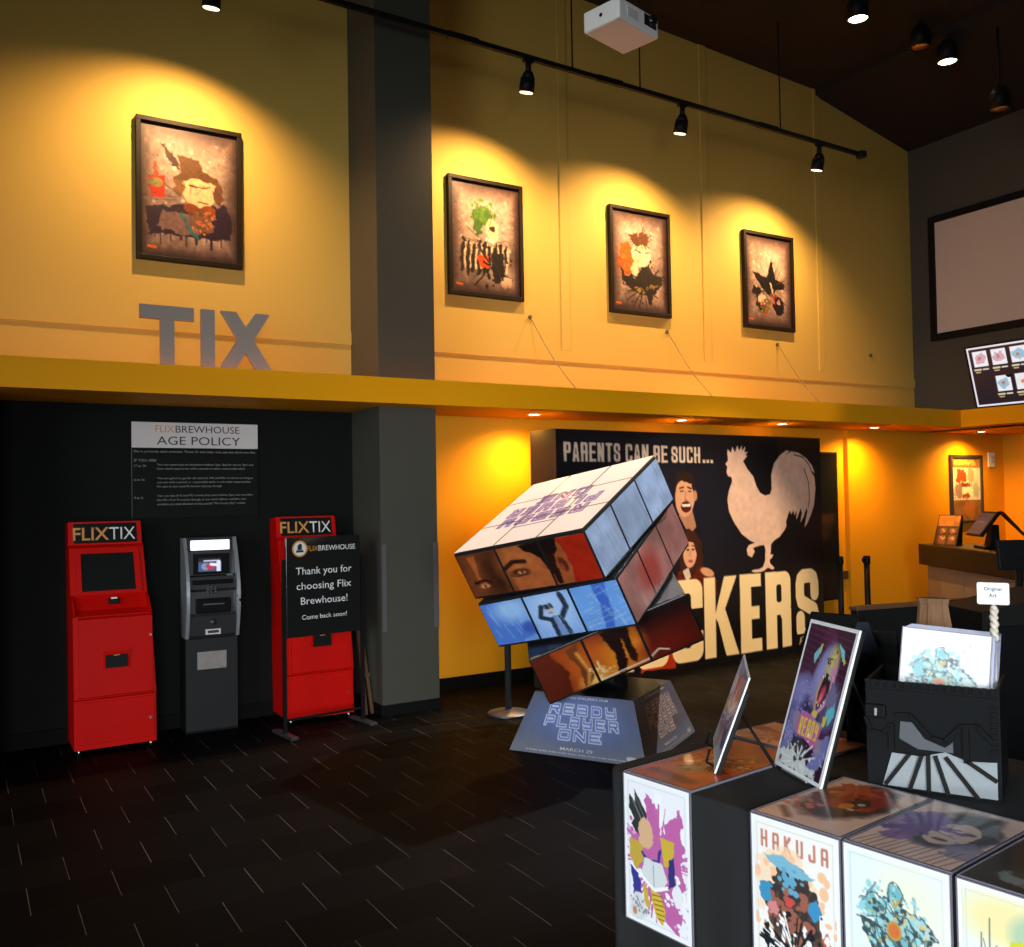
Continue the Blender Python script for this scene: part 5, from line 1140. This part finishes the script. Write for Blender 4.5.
for q in ((.152, .163), (.160, .158), (.183, .162), (.193, .164), (.150, .258), (.160, .266), (.175, .262), (.185, .25)): p.poly([(q[0] - .003, q[1]), (q[0] + .005, q[1]), (q[0] + .001, q[1] + (.012 if q[1] < .2 else -.012))], (240, 236, 226))
p.ell(.165, .115, .010, .007, (22, 18, 24)); p.ell(.167, .114, .003, .003, (230, 220, 120)); p.line([(.15, .105), (.18, .102)], .006, (70, 66, 100)); p.ell(.196, .075, .004, .006, (40, 34, 50))
p.poly([(.065, .10), (.10, .06), (.10, .09), (.08, .14)], (120, 200, 206), rough=.006); p.poly([(.095, .06), (.105, .06), (.10, .11)], (214, 200, 90)); p.poly([(.195, .045), (.235, .06), (.25, .10), (.235, .10), (.215, .07)], (120, 200, 206), rough=.006); p.poly([(.24, .085), (.255, .10), (.245, .115)], (214, 200, 90))
p.poly([(.215, .26), (.25, .21), (.26, .27), (.235, .32)], (96, 190, 206), rough=.008); p.poly([(.205, .29), (.225, .28), (.225, .325), (.205, .33)], (214, 190, 80), rough=.006); p.ell(.225, .22, .03, .04, (110, 104, 140), rough=.015)
p.poly([(.015, .31), (.07, .30), (.075, .37), (.05, .43), (.0, .45)], (118, 116, 170), rough=.008); p.poly([(.2, .37), (.265, .34), (.27, .42), (.22, .48), (.18, .47), (.2, .42)], (118, 120, 176), rough=.008); p.ell(.055, .33, .02, .03, (150, 130, 150), rough=.01); p.ell(.215, .39, .02, .03, (150, 130, 150), rough=.01); p.splash(.04, .38, .04, 40, (150, 150, 196), 7, .004); p.splash(.23, .42, .04, 40, (150, 150, 196), 8, .004)
p.poly([(.075, .295), (.14, .30), (.215, .325), (.195, .405), (.13, .385), (.065, .375)], (196, 96, 160), rough=.003); p.word('READY', .082, .315, .115, .062, .006, .0075, (226, 206, 60)); p.line([(.075, .298), (.14, .303), (.215, .328)], .004, (120, 140, 206))
p.poly([(.06, .385), (.13, .39), (.16, .42), (.15, .49), (.07, .49)], (54, 56, 58), rough=.01); p.poly([(.0, .455), (.05, .43), (.09, .44), (.11, .47), (.15, .44), (.2, .47), (.23, .465), (.25, .494), (.0, .494)], (206, 212, 210), rough=.014, rs=.02); p.splash(.12, .46, .1, 70, (226, 230, 228), 9, .005, 1); p.ell(.018, .475, .007, .01, (90, 70, 66))
print_mesh('print_face', p, M['artgloss'], t, (.013, -.0048, TH - .013), (bw_, 0, 0), (0, 0, -bh_))
b = B(); b.box(-.004, TW + .004, .0045, .016, -.002, TH, bev=.002); b.obj('backing_frame', M['black'], t)
b = B(); b.box(.07, .23, -.016, .012, -.006, .001, bev=.002); b.obj('clip_ledge', M['chrome'], t)
b = B(); mi = m.inverted(); q0 = Vector((.15, .02, .42)); q1 = mi @ (TM @ Vector((.283 + .135 + .436 * .34, .453 - .065 + .9 * .34, ZTAB + .006)))
b.tube([q0 + Vector((-.05, 0, 0)), q1 + Vector((-.03, 0, 0))], .006); b.tube([q0 + Vector((.05, 0, 0)), q1 + Vector((.03, 0, 0))], .006); b.obj('strut', M['black'], t)

# small landscape print on a wire easel, seen nearly edge-on
dx = Vector((.64, -.77, 0)).normalized(); dy = Vector((.77, .64, 0)).normalized()
m = TM @ Matrix(((dx.x, dy.x, 0, -.055), (dx.y, dy.y, 0, .537), (0, 0, 1, ZTAB + .0135), (0, 0, 0, 1))) @ Matrix.Rotation(R(-20.5), 4, 'X')
t = thing('easel_print', None, 0, 'wide print on a black wire easel seen almost edge-on over the orange print', 'art print', matrix=m)
EW, EH = .455, .345
b = B(); b.box(0, EW, -.003, .003, 0, EH, bev=.001); b.obj('board', M['white'], t)
p = Pic(EW - .016, EH - .016, .004, (150, 160, 190)); p.mottle(.3, .1, 6); p.ell(.24, .1, .14, .07, (206, 96, 60), rough=.05, rs=.06); p.ell(.3, .08, .08, .05, (226, 140, 80), rough=.04); p.poly([(.05, .12), (.2, .14), (.4, .12), (.43, .25), (.3, .3), (.1, .27), (0, .2)], (60, 62, 110), rough=.05, rs=.06); p.splash(.2, .2, .18, 80, (206, 206, 226), 6, .012, 1); p.put(np.clip((p.Y - .26) / .05, 0, 1), (170, 200, 206), .8); p.splash(.15, .25, .12, 40, (176, 120, 90), 5, .014); p.ell(.06, .08, .08, .06, (196, 206, 216), rough=.04)
print_mesh('print_face', p, M['artgloss'], t, (.008, -.0038, EH - .008), (EW - .016, 0, 0), (0, 0, -(EH - .016)))
b = B(); b.box(.0, EW + .002, .0035, .018, -.002, EH * .86, bev=.002); b.obj('backing_panel', M['black'], t)
mi = m.inverted(); b = B()
for k, xx in enumerate((.30, .36)):
    q0 = Vector((.33, .02, .20)); base_ = m @ Vector((xx, 0, 0)); fl_ = TM.to_3x3() @ Vector((.77, .64, 0)) * .20
    q1 = mi @ Vector((base_.x + fl_.x, base_.y + fl_.y, ZTAB + .0135)); b.tube([q0, q1], .004)
b.obj('rear_leg', M['black'], t)
b = B()
for xx in (.12, .36):
    b.tube([mi @ ((m @ Vector((xx, -.03, .0))) * 1.0 + Vector((0, 0, .0))), Vector((xx, .005, -.004))], .004); b.tube([Vector((xx, -.03, 0)), Vector((xx, -.034, .045))], .004)
b.obj('front_peg', M['black'], t)

# ------------------------------------------------------------------ black crate full of sleeved prints
CRT = Matrix.Translation((2.53, 1.975, ZTAB)) @ Matrix.Rotation(R(-62.7), 4, 'Z')
t = thing('print_crate', None, 0, 'black plastic crate with ridged front standing on the art table, full of prints', 'crate', matrix=CRT)
CW, CH, CD = .388, .342, .30
b = B()
b.box(0, CW, CD - .012, CD, .004, CH, bev=.003); b.box(0, .012, .012, CD - .012, .004, CH, bev=.003); b.box(CW - .012, CW, .012, CD - .012, .004, CH, bev=.003); b.box(.01, CW - .01, .01, CD - .01, .0, .010)
b.box(0, CW, 0, .012, .004, CH, bev=.003)
b.obj('crate_body', M['blackp'], t)
b = B()
for k in range(15):
    b.box(.02 + k * .0245, .034 + k * .0245, -.008, .014, CH - .018, CH + .002, bev=.001)
b.box(0, CW, -.004, .0, CH - .034, CH - .026); b.box(0, CW, -.006, .0, CH - .004, CH + .003)
for k in range(9): b.box(CW - .026, CW - .008, -.005, .0, CH - .06 - k * .0165, CH - .05 - k * .0165, bev=.001)
b.obj('rim', M['blackp'], t)
def F2(u, v): return (u * CW, (1 - v) * CH)
def ribbon(pts, wd, y0, y1, name, mm):
    b = B()
    for (a, c) in zip(pts[:-1], pts[1:]):
        A_, C_ = Vector(F2(*a)), Vector(F2(*c)); d_ = (C_ - A_).normalized(); n_ = Vector((-d_.y, d_.x)) * wd / 2; A2, C2 = A_ - d_ * wd * .3, C_ + d_ * wd * .3
        b.prism([tuple(A2 - n_), tuple(C2 - n_), tuple(C2 + n_), tuple(A2 + n_)], 'y', y0, y1)
    return b.obj(name, mm, t)
b = B(); b.prism([F2(.20, .66), F2(.42, .665), F2(.60, .60), F2(.76, .66), F2(.97, .64), F2(.97, .97), F2(.12, .975)], 'y', -.0035, .0); b.obj('lower_window', M['pane'], t)
b = B(); b.box(*[.0, .062], -.016, 0, F2(0, .345)[1], F2(0, .22)[1], bev=.004); lt = b.obj('latch', M['blackp'], t)
b = B(); b.box(.030, .038, -.019, -.0155, F2(0, .32)[1], F2(0, .25)[1], bev=.001); b.obj('latch_slot', M['gtext'], lt)
ribbon([(.25, .30), (.34, .285), (.50, .475), (.60, .50), (.725, .345), (.84, .33), (.935, .45)], .011, -.012, 0, 'ridge', M['blackp'])
ribbon([(.0, .35), (.045, .47), (.13, .485), (.19, .42)], .010, -.010, 0, 'ridge', M['blackp'])
ribbon([(.20, .40), (.20, .62)], .016, -.010, 0, 'rib', M['blackp']); ribbon([(.755, .34), (.755, .66)], .016, -.010, 0, 'rib', M['blackp'])
for a, c in (((.33, .66), (.15, .95)), ((.425, .66), (.335, .965)), ((.475, .65), (.475, .97)), ((.53, .65), (.615, .97)), ((.61, .65), (.83, .975)), ((.765, .66), (.96, .80))): ribbon([a, c], .0125, -.010, -.003, 'rib', M['black'])
ribbon([(.02, .985), (.98, .985)], .012, -.008, 0, 'bottom_rail', M['blackp'])
b = B(); b.prism([F2(.27, .36), F2(.36, .36), F2(.45, .50), F2(.60, .56), F2(.66, .50), F2(.66, .60), F2(.4, .60), F2(.26, .52)], 'y', -.003, 0); b.obj('embossed_panel', M['greymetal'], t)

# the prints in the crate
SW, SHt = .262, .50
def sleeve_m(k): return CRT @ Matrix.Translation((.070 + k * .0010, .030 + k * .0082, .0125)) @ Matrix.Rotation(R(-13), 4, 'X') @ Matrix.Rotation(R(3.5), 4, 'Y')
p = Pic(SW - .012, SHt - .012, .0035, (228, 232, 236)); armour(p, .0, .035, .235, 21); p.splash(.12, .09, .1, 25, (150, 170, 180), 4, .003); p.put(np.clip((.05 - p.X) / .05, 0, 1), (190, 200, 204), .5)
board('sleeved_print', 'print of teal shards on white standing at the front of the black crate', p, SW, SHt, sleeve_m(0), 'sleeved prints in the crate', th=.003, border=.006)
proto = None
for k in range(1, 13):
    if proto is None:
        proto = thing('sleeved_print', None, 0, 'plain sleeved print packed behind the front print in the black crate', 'art print', 'sleeved prints in the crate', matrix=sleeve_m(k))
        b = B(); b.box(.006, SW + .003, -.0014, .0014, .004, SHt - .006); b.obj('board', M['white'], proto)
        b = B(); b.box(SW + .003, SW + .009, -.0022, .0022, 0, SHt); b.box(.0, SW + .009, -.0022, .0022, SHt - .006, SHt); b.obj('sleeve_edge', M['clear'], proto)
    else:
        c = copy_tree(proto); c.matrix_world = sleeve_m(k)
# hand-written sign on a twisted clip
m = CRT @ Matrix.Translation((.352, .12, .50))
t = thing('hand_written_sign', None, 0, 'small white card reading Original Art on a twisted ivory clip above the crate', 'sign', matrix=CRT @ Matrix.Translation((.368, .165, -.012)))
b = B(); pts = [(.006 * math.sin(i * 1.1) , .006 * math.cos(i * 1.1), .48 + i * .0075) for i in range(16)]
b.tube(pts, .009, 8); b.tube([(-q[0], -q[1], q[2]) for q in pts], .007, 8); b.tube([(0, 0, 0), (0, 0, .485)], .005, 8); b.obj('clip_stem', M['bone'], t)
b = B(); cz = .6; 
def rrect(w, h, r, n=5):
    out = []
    for cx, cy, a0 in ((w / 2 - r, h / 2 - r, 0), (-w / 2 + r, h / 2 - r, 90), (-w / 2 + r, -h / 2 + r, 180), (w / 2 - r, -h / 2 + r, 270)):
        for i in range(n + 1):
            a = R(a0 + 90 * i / n); out.append((cx + r * math.cos(a), cz + .032 + cy + r * math.sin(a)))
    return out
b.prism(rrect(.092, .070, .006), 'y', -.012, -.010); cdp = b.obj('card', M['white'], t)
text('handwriting', [('Original', -.026, cz + .042, .050, .011, 'l'), ('Art', -.012, cz + .020, .022, .013, 'l')], M['dtext'], cdp, (0, -.0122, 0), (1, 0, 0), (0, 0, 1), depth=.0003, bold=.012)

# bags standing on the far side of the table
t = thing('black_backpack', None, 0, 'dark backpack with a small olive patch on the table behind the dinosaur print', 'bag', matrix=TM @ Matrix.Translation((.37, .98, ZTAB)) @ Matrix.Rotation(R(25), 4, 'Z'))
b = B(); b.hexa([(-.16, -.10, 0), (.16, -.10, 0), (.16, .10, 0), (-.16, .10, 0), (-.12, -.05, .42), (.12, -.05, .42), (.12, .08, .42), (-.12, .08, .42)])
bmesh.ops.bevel(b.bm, geom=b.bm.edges[:], offset=.05, segments=4, affect='EDGES'); b.obj('bag_body', M['blackfab'], t)
b = B(); b.box(-.10, .10, -.125, -.08, .05, .20, bev=.02); b.obj('front_pocket', M['blackfab'], t)
b = B(); b.lathe([(0, 0), (.028, 0), (.026, .003), (0, .004)], n=14); b.xf(Matrix.Translation((.03, -.10, .27)) @ Matrix.Rotation(R(80), 4, 'X')); b.obj('patch', mat('olive_patch', (.10, .09, .015, 1), .7), t)
b = B(); b.hexa([(-.09, -.09, .36), (.02, -.09, .35), (.02, -.03, .36), (-.09, -.03, .37), (-.06, -.06, .46), (-.02, -.06, .46), (-.02, -.03, .46), (-.06, -.03, .46)]); b.obj('top_flap', M['blueink'], t)
t = thing('paper_bag', None, 0, 'crumpled brown paper bag standing behind the crate of prints', 'bag', matrix=TM @ Matrix.Translation((.575, 1.02, ZTAB)) @ Matrix.Rotation(R(15), 4, 'Z'))
b = B(); rg = []
for z, w, d in ((0, .065, .04), (.30, .065, .04), (.46, .058, .034), (.535, .048, .024), (.56, .054, .028)):
    rg.append([b.bm.verts.new((w * math.cos(a) * (1 + .10 * math.sin(a * 9 + z * 8)), d * math.sin(a) * (1 + .10 * math.cos(a * 7 + z * 11)), z)) for a in [i / 28 * 2 * PI for i in range(28)]])
for a_, c_ in zip(rg[:-1], rg[1:]):
    for i in range(28): b.bm.faces.new((a_[i], a_[(i + 1) % 28], c_[(i + 1) % 28], c_[i]))
b.bm.faces.new(rg[0][::-1]); b.bm.faces.new(rg[-1]); b.obj('bag_body', M['paper'], t)

# ------------------------------------------------------------------ daylight from the shop windows behind and left of the camera
def area(name, loc, target, w, h, power, col, spread):
    l = bpy.data.lights.new(name, 'AREA'); l.shape = 'RECTANGLE'; l.size = w; l.size_y = h; l.energy = power; l.color = col; l.spread = R(spread)
    o = bpy.data.objects.new(name, l); COL.objects.link(o); o.location = loc
    o.rotation_euler = (Vector(target) - Vector(loc)).to_track_quat('-Z', 'Z').to_euler(); return o
area('window_daylight', (-6.5, -1.0, 2.3), (3.2, 3.4, .2), 5.0, 4.0, 150, (.88, .95, 1.0), 84)
area('door_daylight', (-1.0, -5.0, 1.6), (4.2, 6.5, -.9), 4.0, 2.6, 100, (.92, .97, 1.0), 58)
w = bpy.data.worlds.new('world'); scene.world = w; w.use_nodes = True
w.node_tree.nodes['Background'].inputs[0].default_value = (.75, .86, 1.0, 1); w.node_tree.nodes['Background'].inputs[1].default_value = .022

vs_ = scene.view_settings
vs_.view_transform = 'Standard'; vs_.look = 'None'; vs_.gamma = 1.0; vs_.exposure = 0.0
try: vs_.use_curve_mapping = False
except Exception: pass
